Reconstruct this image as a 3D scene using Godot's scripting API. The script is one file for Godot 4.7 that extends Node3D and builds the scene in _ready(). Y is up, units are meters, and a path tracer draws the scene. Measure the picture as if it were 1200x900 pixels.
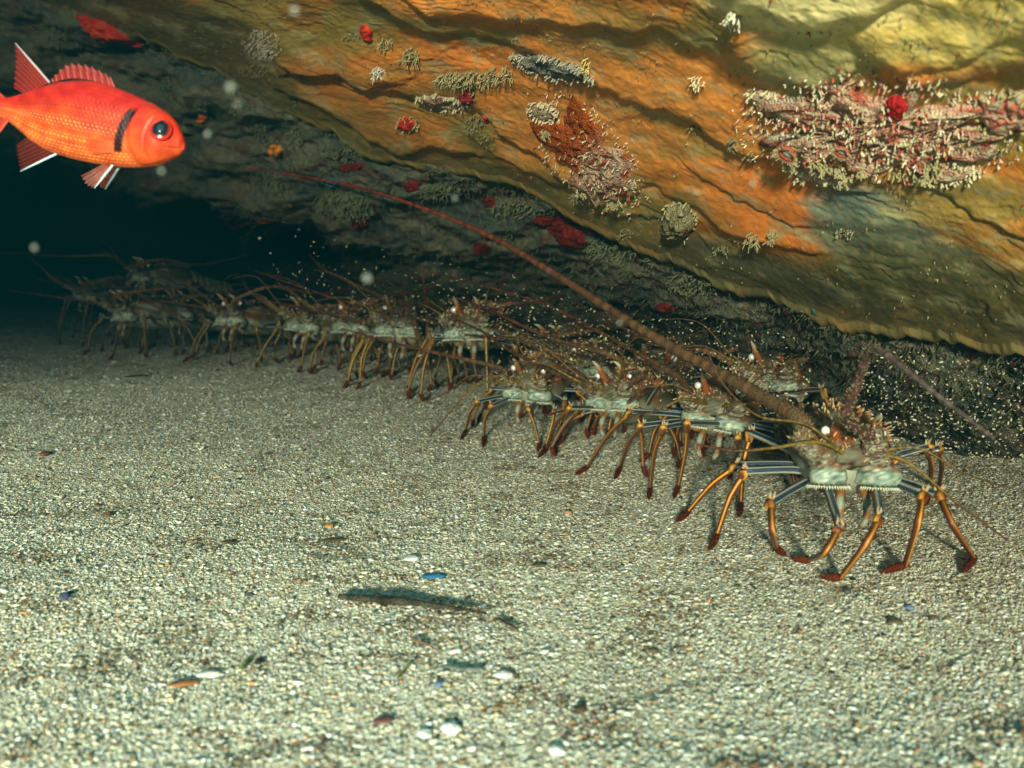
extends Node3D
# A row of spiny lobsters under a sponge-covered ledge, a red soldierfish in front. Metres, y up.

const F := 1236.4          # focal length in pixels of a 1200 x 900 picture
const CAM_H := 0.284
const PITCH := 8.42
const TOWARDS := Vector3(-0.45, -0.30, 0.84)   # out of the ledge face, towards the open water

var rng := RandomNumberGenerator.new()
var fine := FastNoiseLite.new()
var mid_noise := FastNoiseLite.new()
var cam_basis: Basis
var lut := {}
var edge_list: Array = []
var mats := {}

# ---------------------------------------------------------------- mesh builder
class Shape:
	var v := PackedVector3Array()
	var c := PackedColorArray()
	var uv := PackedVector2Array()
	var i := PackedInt32Array()

	func vert(p: Vector3, col: Color) -> int:
		v.append(p)
		c.append(col)
		return v.size() - 1

	func tri(a: int, b: int, d: int) -> void:
		i.append(a); i.append(b); i.append(d)

	# A tube through pts with a radius per point; cols: one colour per point; stripes: an optional list of colours round it, used in place of cols where not null.
	func tube(pts: Array, rad: Array, sides: int, cols: Array, stripes: Array = [], flat := 1.0, side_dir := Vector3.ZERO) -> void:
		var n := pts.size()
		var t: Vector3 = (pts[1] - pts[0]).normalized()
		var u: Vector3 = side_dir - t * t.dot(side_dir)
		if u.length() < 0.01:
			u = t.cross(Vector3.UP)
			if u.length() < 0.05:
				u = t.cross(Vector3.RIGHT)
		u = u.normalized()
		var first := v.size()
		for k in n:
			var tn: Vector3
			if k == 0: tn = pts[1] - pts[0]
			elif k == n - 1: tn = pts[n - 1] - pts[n - 2]
			else: tn = (pts[k + 1] - pts[k]).normalized() + (pts[k] - pts[k - 1]).normalized()
			tn = tn.normalized()
			u = (u - tn * tn.dot(u)).normalized()
			var w := tn.cross(u)
			for j in sides:
				var a := TAU * j / sides
				var col: Color = cols[mini(k, cols.size() - 1)]
				if stripes.size():
					col = stripes[(j * stripes.size() / sides) % stripes.size()]
					var k2 := 1.0 + 0.5 * sin(k * 37.7 + j * 91.3 + pts[0].x * 900.0)
					col = Color(col.r * k2, col.g * k2, col.b * k2)
				col.a = 1.0
				vert(pts[k] + (u * cos(a) + w * sin(a) * flat) * float(rad[k]), col)
		for k in n - 1:
			for j in sides:
				var a := first + k * sides + j
				var b := first + k * sides + (j + 1) % sides
				tri(a, a + sides, b + sides)
				tri(a, b + sides, b)
		for e in 2:
			var k: int = 0 if e == 0 else n - 1
			var m := vert(pts[k], c[first + k * sides])
			for j in sides:
				var a := first + k * sides + j
				var b := first + k * sides + (j + 1) % sides
				if e == 0: tri(m, a, b)
				else: tri(m, b, a)

	func spike(p: Vector3, d: Vector3, length: float, r: float, base: Color, tip: Color, sides := 5) -> void:
		var u := d.cross(Vector3.UP)
		if u.length() < 0.05: u = d.cross(Vector3.RIGHT)
		u = u.normalized()
		var w := d.cross(u)
		var top := vert(p + d * length, tip)
		var f := v.size()
		for j in sides:
			vert(p + (u * cos(TAU * j / sides) + w * sin(TAU * j / sides)) * r, base)
		for j in sides:
			tri(f + j, top, f + (j + 1) % sides)

	func ball(p: Vector3, r: Vector3, rings: int, sides: int, colour: Callable, b := Basis.IDENTITY, lump = null) -> void:
		var first := v.size()
		for k in rings + 1:
			var th := PI * k / rings
			for j in sides:
				var a := TAU * j / sides
				var d := Vector3(sin(th) * cos(a), cos(th), sin(th) * sin(a))
				var s: float = lump.call(d) if lump != null else 1.0
				vert(p + b * (d * r * s), colour.call(d))
		for k in rings:
			for j in sides:
				var a := first + k * sides + j
				var e := first + k * sides + (j + 1) % sides
				tri(a, e, e + sides)
				tri(a, e + sides, a + sides)

	# rows x columns of points already in v from `first`; the front faces the viewer when columns run right and rows run down
	func weave(first: int, rows: int, columns: int, closed := false) -> void:
		for r in rows - 1:
			for k in (columns if closed else columns - 1):
				var a := first + r * columns + k
				var b := first + r * columns + (k + 1) % columns
				tri(a, b, b + columns)
				tri(a, b + columns, a + columns)

	func mesh() -> ArrayMesh:
		var nrm := PackedVector3Array()
		nrm.resize(v.size())
		for k in range(0, i.size(), 3):
			var a := i[k]; var b := i[k + 1]; var d := i[k + 2]
			var n := (v[d] - v[a]).cross(v[b] - v[a])
			nrm[a] += n; nrm[b] += n; nrm[d] += n
		for k in nrm.size():
			nrm[k] = nrm[k].normalized() if nrm[k].length_squared() > 1e-24 else Vector3.UP
		var arr := []
		arr.resize(Mesh.ARRAY_MAX)
		arr[Mesh.ARRAY_VERTEX] = v
		arr[Mesh.ARRAY_NORMAL] = nrm
		arr[Mesh.ARRAY_COLOR] = c
		if uv.size() == v.size(): arr[Mesh.ARRAY_TEX_UV] = uv
		arr[Mesh.ARRAY_INDEX] = i
		var m := ArrayMesh.new()
		m.add_surface_from_arrays(Mesh.PRIMITIVE_TRIANGLES, arr)
		return m

# ---------------------------------------------------------------- nodes
func obj(called: String, s: Shape, m: Material, parent: Node = self) -> MeshInstance3D:
	var o := MeshInstance3D.new()
	o.name = numbered(called, parent)
	o.mesh = s.mesh()
	o.material_override = m
	if called in ["fringe", "branchlets", "hanging_strands", "spines"]: o.set_meta("kind", "stuff")
	parent.add_child(o, true)
	return o

func numbered(called: String, parent: Node = self) -> String:
	if not parent.has_node(called): return called
	var k := 1
	while parent.has_node("%s_%03d" % [called, k]): k += 1
	return "%s_%03d" % [called, k]

func tag(o: Node, label: String, category: String, group := "") -> Node:
	o.set_meta("label", label)
	o.set_meta("category", category)
	if group: o.set_meta("group", group)
	return o

func structure(o: Node, label: String) -> Node:
	o.set_meta("kind", "structure")
	o.set_meta("label", label)
	return o

func thing(called: String, label: String, category: String, where: Vector3, group := "") -> Node3D:
	var o := Node3D.new()
	o.name = numbered(called)
	add_child(o)
	o.position = where
	tag(o, label, category, group)
	return o

# ---------------------------------------------------------------- places
func at(px: float, py: float, d: float) -> Vector3:
	return Vector3(0, CAM_H, 0) + cam_basis * Vector3((px - 600.0) / F * d, -(py - 450.0) / F * d, -d)

func ground(px: float, py: float) -> Vector3:
	var r := cam_basis * Vector3((px - 600.0) / F, -(py - 450.0) / F, -1.0)
	var p := Vector3(0, CAM_H, 0) + r * (CAM_H / -r.y)
	p.y = sand_h(p.x, p.z)
	return p

func sand_h(x: float, z: float) -> float:
	return 0.005 * mid_noise.get_noise_2d(x * 1.6, z * 2.2) + 0.0008 * fine.get_noise_2d(x * 14.0, z * 22.0)

# a smooth curve through (x, y) pairs, tabulated for whole pixels from -600 to 1800
func table(called: String, pairs: Array) -> void:
	var a := PackedFloat32Array()
	var k := 0
	for x in range(-600, 1801):
		while k < pairs.size() - 2 and x > pairs[k + 1].x: k += 1
		var p0: Vector2 = pairs[maxi(k - 1, 0)]
		var p1: Vector2 = pairs[k]
		var p2: Vector2 = pairs[k + 1]
		var p3: Vector2 = pairs[mini(k + 2, pairs.size() - 1)]
		var m1 := (p2.y - p0.y) / maxf(p2.x - p0.x, 1.0)
		var m2 := (p3.y - p1.y) / maxf(p3.x - p1.x, 1.0)
		var w := p2.x - p1.x
		var t := (x - p1.x) / w
		if t < 0.0: a.append(p1.y + m1 * (x - p1.x))
		elif t > 1.0: a.append(p2.y + m2 * (x - p2.x))
		else:
			var t2 := t * t
			var t3 := t2 * t
			a.append((2 * t3 - 3 * t2 + 1) * p1.y + (t3 - 2 * t2 + t) * w * m1 + (3 * t2 - 2 * t3) * p2.y + (t3 - t2) * w * m2)
	lut[called] = a

func of(a: PackedFloat32Array, x: float) -> float:
	var f := clampf(x + 600.0, 0.0, 2399.0)
	var k := int(f)
	return lerpf(a[k], a[k + 1], f - k)

# a sheet of the ledge's crust hangs over whatever lies below its edge
func edge(pairs: Array, h: float, w: float) -> void:
	var a := PackedFloat32Array()
	var x0: float = pairs[0].x
	var x1: float = pairs[-1].x
	table("edge", pairs)
	edge_list.append([lut["edge"], x0, x1, h, w])

func front_depth(px: float, py: float) -> float:
	var q := of(lut.lip, px) - py
	var z := of(lut.lip_z, px) - of(lut.slope, px) * q
	if q < 95.0:
		var k := 1.0 - maxf(q, 0.0) / 95.0
		z += 0.055 * k * k
	return z

func front_relief(px: float, py: float) -> float:
	var wig := 18.0 * mid_noise.get_noise_2d(px * 0.011, py * 0.011) + 8.0 * fine.get_noise_2d(px * 0.035, py * 0.035)
	var q := of(lut.lip, px) - py
	var h := 0.0
	for e in edge_list:
		if px < e[1] - 30.0 or px > e[2] + 30.0: continue
		var d: float = of(e[0], px) + wig * 0.55 - py
		if d <= 0.0: continue
		var fade: float = smoothstep(e[1] - 30.0, e[1] + 30.0, px) * (1.0 - smoothstep(e[2] - 30.0, e[2] + 30.0, px))
		var k: float = 1.0 - minf(d / e[4], 1.0)
		h += e[3] * 0.62 * fade * sqrt(1.0 - k * k) * (1.0 - 0.75 * smoothstep(0.0, e[4] * 9.0, d))
	# thinner folds that follow the lip
	var warp := 40.0 * mid_noise.get_noise_2d(px * 0.004 + 40.0, py * 0.009) + wig
	var s := (q + warp) / (34.0 + 10.0 * mid_noise.get_noise_2d(px * 0.003, 77.0))
	var f := s - floorf(s)
	var mask := smoothstep(-0.05, 0.45, mid_noise.get_noise_2d(px * 0.006 + 11.0, py * 0.012 - 5.0))
	h += 0.0024 * mask * smoothstep(0.0, 0.22, f) * (1.0 - 0.85 * f)
	var s2 := (q * 1.0 + warp * 0.6 + 8.0 * fine.get_noise_2d(px * 0.02, py * 0.03)) / 12.5
	var f2 := s2 - floorf(s2)
	var low_right := smoothstep(880.0, 1040.0, px) * (1.0 - smoothstep(130.0, 175.0, q))
	h += (0.0013 * smoothstep(-0.1, 0.3, fine.get_noise_2d(px * 0.008 + 33.0, py * 0.02)) + 0.0011 * low_right) * minf(f2 * 6.0, 1.0) * (1.0 - 0.8 * f2)
	h += 0.0048 * mid_noise.get_noise_2d(px * 0.008, py * 0.016 - px * 0.004) + 0.0012 * fine.get_noise_2d(px * 0.014 - 9.0, py * 0.03 - px * 0.012) + 0.0007 * fine.get_noise_2d(px * 0.12, py * 0.2)
	return h * clampf(front_depth(px, py), 0.55, 1.6)

func front(px: float, py: float) -> Vector3:
	return at(px, py, front_depth(px, py)) + TOWARDS * front_relief(px, py)

func recess(px: float, py: float) -> Vector3:
	var l := of(lut.lip, px)
	var b := of(lut.back_y, px)
	var f := (py - l) / (b - l)
	var z := of(lut.lip_z, px) + 0.07
	if f > 0.0: z += (of(lut.back_z, px) - z) * (0.35 * f + 0.65 * pow(f, 1.9))
	else: z += 0.25 * f * -1.0 * 0.3
	# a deeper hollow behind the rock at the left
	z += 1.0 * smoothstep(0.0, 46.0, py - 178.0 - 0.25 * px - 16.0 * mid_noise.get_noise_2d(px * 0.012, 5.0)) * (1.0 - smoothstep(280.0, 560.0, px)) * (1.0 - smoothstep(0.7, 1.0, f))
	var n := 0.028 * mid_noise.get_noise_2d(px * 0.006, py * 0.013 + 300.0) + 0.011 * fine.get_noise_2d(px * 0.012 + 70.0, py * 0.03) + 0.008 * fine.get_noise_2d(px * 0.05, py * 0.09) + 0.004 * fine.get_noise_2d(px * 0.16, py * 0.22)
	return at(px, py, z) + TOWARDS * n * clampf(z * 0.7, 0.6, 2.0)

func normal_of(where: Callable, px: float, py: float) -> Vector3:
	var a: Vector3 = where.call(px + 4.0, py) - where.call(px - 4.0, py)
	var b: Vector3 = where.call(px, py + 4.0) - where.call(px, py - 4.0)
	return b.cross(a).normalized()

# ---------------------------------------------------------------- materials
func noise_texture(seed_: int, freq: float, kind := FastNoiseLite.TYPE_SIMPLEX, octaves := 4, size := 512) -> NoiseTexture2D:
	var n := FastNoiseLite.new()
	n.seed = seed_
	n.noise_type = kind
	n.frequency = freq
	n.fractal_octaves = octaves
	var t := NoiseTexture2D.new()
	t.width = size
	t.height = size
	t.seamless = true
	t.noise = n
	return t

func skin(called: String, rough: float, bump: NoiseTexture2D, bump_cm: float, tile: float, specular := 0.3) -> StandardMaterial3D:
	var m := StandardMaterial3D.new()
	m.resource_name = called
	m.vertex_color_use_as_albedo = true
	m.roughness = rough
	m.metallic_specular = specular
	if bump:
		m.uv1_triplanar = true
		m.uv1_scale = Vector3.ONE / tile
		m.heightmap_enabled = true
		m.heightmap_texture = bump
		m.heightmap_scale = bump_cm
	mats[called] = m
	return m

func make_materials() -> void:
	var lumps := noise_texture(3, 0.02)
	var grit := noise_texture(5, 0.06)
	skin("crust", 0.48, lumps, 0.05, 0.13, 0.36)
	skin("rock", 0.9, grit, 0.35, 0.09, 0.2)
	skin("shell", 0.38, grit, 0.03, 0.03, 0.5)
	skin("plain", 0.7, null, 0.0, 1.0, 0.3)
	skin("feeler", 0.55, grit, 0.02, 0.02, 0.4)
	skin("growth", 0.85, null, 0.0, 1.0, 0.2)
	skin("scales", 0.42, null, 0.0, 1.0, 0.32)
	skin("grain", 0.75, null, 0.0, 1.0, 0.25)
	var eye := skin("eye", 0.06, null, 0.0, 1.0, 0.8)
	eye.clearcoat_enabled = true
	eye.clearcoat = 0.4
	eye.clearcoat_roughness = 0.03
	skin("fish_eye", 0.2, null, 0.0, 1.0, 0.35)
	eye.metallic = 0.3
	eye.roughness = 0.26
	var fin := skin("fin", 0.4, null, 0.0, 1.0, 0.4)
	fin.transparency = BaseMaterial3D.TRANSPARENCY_ALPHA
	fin.backlight_enabled = true
	fin.backlight = Color(0.7, 0.7, 0.7)
	var speck := skin("speck", 0.8, null, 0.0, 1.0, 0.3)
	speck.transparency = BaseMaterial3D.TRANSPARENCY_ALPHA
	speck.albedo_color = Color(1, 1, 1, 0.15)
	# sand between the grains that are built
	var cells := FastNoiseLite.new()
	cells.seed = 12
	cells.noise_type = FastNoiseLite.TYPE_CELLULAR
	cells.cellular_return_type = FastNoiseLite.RETURN_CELL_VALUE
	cells.frequency = 0.11
	cells.fractal_type = FastNoiseLite.FRACTAL_NONE
	var ramp := Gradient.new()
	ramp.interpolation_mode = Gradient.GRADIENT_INTERPOLATE_CONSTANT
	ramp.offsets = PackedFloat32Array([0.0, 0.06, 0.14, 0.26, 0.40, 0.56, 0.70, 0.82, 0.9, 0.96])
	ramp.colors = PackedColorArray([Color(0.55, 0.5, 0.42), Color(0.78, 0.68, 0.53), Color(0.75, 0.75, 0.68), Color(0.9, 0.87, 0.77), Color(0.84, 0.82, 0.73), Color(0.93, 0.91, 0.83), Color(0.85, 0.78, 0.66), Color(0.78, 0.78, 0.71), Color(0.97, 0.95, 0.91), Color(0.66, 0.57, 0.46)])
	var ct := NoiseTexture2D.new()
	ct.width = 1024
	ct.height = 1024
	ct.seamless = true
	ct.noise = cells
	ct.color_ramp = ramp
	var hcells: FastNoiseLite = cells.duplicate()
	hcells.cellular_return_type = FastNoiseLite.RETURN_DISTANCE
	var ht := NoiseTexture2D.new()
	ht.width = 1024
	ht.height = 1024
	ht.seamless = true
	ht.noise = hcells
	var sand := skin("sand", 0.85, ht, -0.12, 0.42, 0.2)
	sand.albedo_texture = ct
	sand.albedo_color = Color(0.93, 0.92, 0.89)
	sand.uv1_world_triplanar = true

# ---------------------------------------------------------------- colours of the ledge
func blobs(px: float, py: float, list: Array, base: Color) -> Color:
	var c := base
	for b in list:
		var dx: float = (px - b[0]) / b[2]
		var dy: float = (py - b[1] - (px - b[0]) * b[4]) / b[3]
		var d := dx * dx + dy * dy
		if d < 2.2: c = c.lerp(b[5], b[6] * (1.0 - smoothstep(0.35, 2.2, d)))
	return c

var orange := Color(0.80, 0.27, 0.055)
var deep_orange := Color(0.68, 0.19, 0.035)
var olive := Color(0.31, 0.20, 0.050)
var grey_green := Color(0.29, 0.27, 0.14)
var blue_grey := Color(0.16, 0.20, 0.165)
var yellow := Color(0.72, 0.52, 0.15)
var ledge_blobs := []

func ledge_colour(px: float, py: float) -> Color:
	var n := mid_noise.get_noise_2d(px * 0.006 + 200.0, py * 0.014)
	var n2 := fine.get_noise_2d(px * 0.016 + 20.0, py * 0.035 - px * 0.012)
	var n3 := fine.get_noise_2d(px * 0.09, py * 0.12)
	var c := olive.lerp(Color(0.64, 0.215, 0.038), smoothstep(-0.25, 0.4, n + 0.25 * n2))
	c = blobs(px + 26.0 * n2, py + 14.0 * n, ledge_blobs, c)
	c = c.lerp(grey_green, 0.5 * smoothstep(0.12, 0.5, n2 - 0.25 * n))
	c = c.lerp(Color(0.13, 0.105, 0.04), 0.75 * (1.0 - smoothstep(6.0, 30.0, of(lut.rim, px) - py + 10.0 * n3)))  # shade along the lip and its underside, put into the colour
	c = c.lerp(Color(0.30, 0.20, 0.09), 0.35 * smoothstep(0.25, 0.45, fine.get_noise_2d(px * 0.05 + 71.0, py * 0.07)))
	var k := 1.0 + 0.26 * n3 + 0.18 * n2
	return Color(c.r * k, c.g * k * (1.0 - 0.08 * n3), c.b * k)

func recess_colour(px: float, py: float) -> Color:
	var n := mid_noise.get_noise_2d(px * 0.01 - 70.0, py * 0.02)
	var n2 := fine.get_noise_2d(px * 0.04, py * 0.06)
	var n3 := fine.get_noise_2d(px * 0.17, py * 0.2)
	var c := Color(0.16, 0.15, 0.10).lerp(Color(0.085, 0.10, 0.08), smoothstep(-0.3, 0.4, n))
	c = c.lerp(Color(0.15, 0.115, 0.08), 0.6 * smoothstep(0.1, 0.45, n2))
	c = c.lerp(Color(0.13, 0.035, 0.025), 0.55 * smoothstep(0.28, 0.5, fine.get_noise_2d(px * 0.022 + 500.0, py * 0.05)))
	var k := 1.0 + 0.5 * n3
	return Color(c.r * k, c.g * k, c.b * k)

# ---------------------------------------------------------------- the ledge
func build_ledge() -> void:
	table("lip", [Vector2(-600, -330), Vector2(-300, -170), Vector2(-50, -45), Vector2(50, 2), Vector2(150, 38), Vector2(240, 74), Vector2(330, 128), Vector2(400, 160), Vector2(440, 180), Vector2(500, 192), Vector2(600, 216), Vector2(700, 262), Vector2(800, 308), Vector2(900, 346), Vector2(1000, 376), Vector2(1100, 392), Vector2(1200, 410), Vector2(1400, 455), Vector2(1800, 560)])
	lut.rim = lut.lip.duplicate()
	for k in lut.rim.size(): lut.rim[k] += 9.0 * fine.get_noise_2d(k * 0.012, 40.0) + 4.5 * fine.get_noise_2d(k * 0.05, 80.0)
	table("lip_z", [Vector2(-600, 3.4), Vector2(-50, 2.5), Vector2(50, 2.3), Vector2(240, 1.95), Vector2(440, 1.6), Vector2(700, 1.25), Vector2(1000, 1.0), Vector2(1200, 0.92), Vector2(1800, 0.72)])
	table("slope", [Vector2(-600, 0.004), Vector2(50, 0.0034), Vector2(240, 0.0028), Vector2(440, 0.0021), Vector2(700, 0.0014), Vector2(1000, 0.0009), Vector2(1200, 0.00078), Vector2(1800, 0.0006)])
	table("back_y", [Vector2(-600, 352), Vector2(0, 356), Vector2(200, 372), Vector2(400, 394), Vector2(600, 418), Vector2(800, 456), Vector2(1000, 502), Vector2(1200, 533), Vector2(1400, 556), Vector2(1800, 600)])
	table("back_z", [Vector2(-600, 4.15), Vector2(0, 4.0), Vector2(200, 3.36), Vector2(400, 2.8), Vector2(600, 2.35), Vector2(800, 1.85), Vector2(1000, 1.48), Vector2(1200, 1.30), Vector2(1400, 1.2), Vector2(1800, 1.03)])
	edge([Vector2(480, -10), Vector2(520, 18), Vector2(560, 21), Vector2(620, 23), Vector2(690, 30), Vector2(760, 34)], 0.020, 8.0)
	edge([Vector2(420, -10), Vector2(480, 24), Vector2(540, 42), Vector2(590, 48), Vector2(640, 62), Vector2(700, 90), Vector2(760, 122), Vector2(800, 140), Vector2(850, 166), Vector2(900, 188), Vector2(980, 196)], 0.016, 8.0)
	edge([Vector2(300, 46), Vector2(340, 75), Vector2(380, 90), Vector2(410, 92), Vector2(440, 110), Vector2(500, 112), Vector2(560, 122), Vector2(600, 160), Vector2(640, 192), Vector2(690, 224), Vector2(730, 232), Vector2(760, 215)], 0.014, 7.0)
	edge([Vector2(325, 100), Vector2(370, 128), Vector2(430, 158), Vector2(470, 180), Vector2(500, 176), Vector2(560, 180)], 0.014, 7.0)
	edge([Vector2(330, 84), Vector2(370, 84), Vector2(400, 92), Vector2(430, 108), Vector2(455, 104), Vector2(475, 95)], 0.008, 5.0)
	edge([Vector2(770, 215), Vector2(820, 244), Vector2(860, 270), Vector2(900, 284), Vector2(940, 296), Vector2(962, 297)], 0.011, 6.0)
	edge([Vector2(800, 190), Vector2(850, 222), Vector2(900, 250), Vector2(960, 262)], 0.007, 5.0)
	edge([Vector2(850, 10), Vector2(880, 12), Vector2(920, 26), Vector2(970, 33), Vector2(1020, 24), Vector2(1060, 4)], 0.034, 20.0)
	edge([Vector2(860, 60), Vector2(890, 90), Vector2(930, 98), Vector2(980, 95), Vector2(1010, 74), Vector2(1045, 80), Vector2(1080, 100), Vector2(1110, 94), Vector2(1150, 88), Vector2(1200, 82), Vector2(1300, 80)], 0.026, 16.0)
	edge([Vector2(1010, 60), Vector2(1060, 75), Vector2(1110, 72), Vector2(1180, 52), Vector2(1300, 40)], 0.012, 8.0)
	edge([Vector2(960, 212), Vector2(1010, 224), Vector2(1060, 214), Vector2(1110, 226), Vector2(1160, 262), Vector2(1260, 300)], 0.010, 6.0)
	edge([Vector2(690, 30), Vector2(740, 44), Vector2(770, 36), Vector2(820, 60), Vector2(880, 80)], 0.008, 6.0)
	edge([Vector2(560, 160), Vector2(620, 205), Vector2(660, 222), Vector2(720, 248), Vector2(800, 262)], 0.008, 6.0)
	ledge_blobs = [
		[430, 165, 120, 30, 0.25, olive, 0.7], [590, 8, 110, 20, 0.1, orange, 0.9], [560, 66, 80, 20, 0.25, deep_orange, 0.9], [690, 130, 100, 26, 0.3, orange, 0.9],
		[800, 100, 130, 38, 0.3, orange, 0.85], [905, 165, 70, 26, 0.2, orange, 0.9], [905, 240, 78, 44, 0.3, deep_orange, 1.0], [650, 190, 60, 40, 0.6, orange, 0.9], [400, 85, 50, 24, 0.2, deep_orange, 0.6],
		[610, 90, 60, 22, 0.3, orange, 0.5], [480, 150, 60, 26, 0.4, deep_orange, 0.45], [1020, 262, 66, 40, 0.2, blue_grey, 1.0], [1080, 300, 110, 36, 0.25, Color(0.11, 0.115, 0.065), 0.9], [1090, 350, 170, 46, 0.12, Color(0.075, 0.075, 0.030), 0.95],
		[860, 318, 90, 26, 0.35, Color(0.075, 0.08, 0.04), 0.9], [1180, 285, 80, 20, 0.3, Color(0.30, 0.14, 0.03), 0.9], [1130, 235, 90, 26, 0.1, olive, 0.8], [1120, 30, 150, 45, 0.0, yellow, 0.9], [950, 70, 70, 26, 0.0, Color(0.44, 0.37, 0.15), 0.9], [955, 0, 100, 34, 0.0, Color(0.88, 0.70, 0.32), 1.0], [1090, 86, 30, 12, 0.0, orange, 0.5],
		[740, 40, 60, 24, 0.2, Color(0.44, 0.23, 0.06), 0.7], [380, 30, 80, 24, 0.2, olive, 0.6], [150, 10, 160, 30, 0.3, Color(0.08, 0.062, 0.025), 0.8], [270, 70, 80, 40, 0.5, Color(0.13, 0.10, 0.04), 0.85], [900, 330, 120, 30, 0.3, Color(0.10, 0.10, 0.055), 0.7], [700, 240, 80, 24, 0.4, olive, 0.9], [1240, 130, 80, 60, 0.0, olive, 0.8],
	]
	var s := Shape.new()
	var xs := PackedFloat32Array()
	var x := -600.0
	while x < 1800.0:
		xs.append(x)
		x += 1.9 if x > -30.0 and x < 1230.0 else 14.0
	var back := Vector3(0.72, 0.0, -0.69)
	# up the face from under the lip: rows are counted from the top down
	var up_rows := smooth_line([Vector3(0.25, 1.1, -0.9), Vector3(0.1, 0.95, -0.35), Vector3(0.03, 0.6, -0.12), Vector3(0.0, 0.32, -0.03), Vector3(0, 0.16, 0.0), Vector3(0, 0.03, 0.0)], 14)
	var face_rows := 250
	var curl := 7
	var rows := up_rows.size() + face_rows + curl + 2
	var top_py := PackedFloat32Array()
	for px in xs: top_py.append(minf(-30.0, of(lut.lip, px) - 90.0))
	for r in rows:
		for k in xs.size():
			var px := xs[k]
			var l := of(lut.rim, px)
			if r < up_rows.size():
				var p := front(px, top_py[k])
				var off: Vector3 = up_rows[r]
				var bulge := 0.05 * mid_noise.get_noise_3d(px * 0.006, off.y * 4.0, 4.0) + 0.016 * fine.get_noise_3d(px * 0.015, off.y * 16.0, 14.0) + 0.005 * fine.get_noise_3d(px * 0.05, off.y * 60.0, 34.0)
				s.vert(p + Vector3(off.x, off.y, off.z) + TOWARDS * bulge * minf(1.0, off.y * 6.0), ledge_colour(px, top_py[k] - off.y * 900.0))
			elif r < up_rows.size() + face_rows:
				var t := float(r - up_rows.size()) / (face_rows - 1)
				var py := lerpf(top_py[k], l, t)
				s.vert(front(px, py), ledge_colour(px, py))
			else:
				var a := minf(float(r - up_rows.size() - face_rows + 1) / curl, 1.0) * PI
				var p := front(px, l)
				var q := p + back * (0.012 - 0.012 * cos(a)) - Vector3(0, 0.010 * sin(a), 0)
				var extra := r - up_rows.size() - face_rows - curl + 1
				if extra > 0: q += back * 0.12 * extra + Vector3(0, 0.05 * extra, 0)
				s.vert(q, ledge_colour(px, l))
	s.weave(0, rows, xs.size())
	structure(obj("rock_ledge", s, mats.crust), "overhanging rock ledge covered in layered orange and olive sponge crust")
	# behind the lip the rock runs back and down to the sand
	var w := Shape.new()
	var cols := PackedFloat32Array()
	x = -600.0
	while x < 1800.0:
		cols.append(x)
		x += 2.6 if x > -30.0 and x < 1230.0 else 16.0
	var n_rows := 170
	for r in n_rows:
		var t := float(r) / (n_rows - 1)
		for px in cols:
			var l := of(lut.lip, px)
			var py := lerpf(l - 70.0, of(lut.back_y, px) + 6.0, t)
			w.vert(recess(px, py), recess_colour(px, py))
	w.weave(0, n_rows, cols.size())
	structure(obj("cave_wall", w, mats.rock), "dark grey green rock sloping back under the ledge into the crevice")

# ---------------------------------------------------------------- sand
func grain_colour() -> Color:
	var r := rng.randf()
	var k := rng.randf_range(0.6, 1.35)
	var c := Color(0.72, 0.67, 0.51)
	if r < 0.12: c = Color(0.86, 0.84, 0.78)
	elif r < 0.40: c = Color(0.60, 0.60, 0.50)
	elif r < 0.52: c = Color(0.60, 0.46, 0.27)
	elif r < 0.56: c = Color(0.30, 0.19, 0.10)
	elif r < 0.60: c = Color(0.36, 0.36, 0.32)
	elif r < 0.615: c = Color(0.07, 0.065, 0.06)
	elif r < 0.625: c = Color(0.48, 0.22, 0.11)
	elif r < 0.635: c = Color(0.36, 0.46, 0.52)
	return Color(minf(c.r * k, 0.95), minf(c.g * k, 0.95), minf(c.b * k, 0.95)) * 0.79

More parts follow.
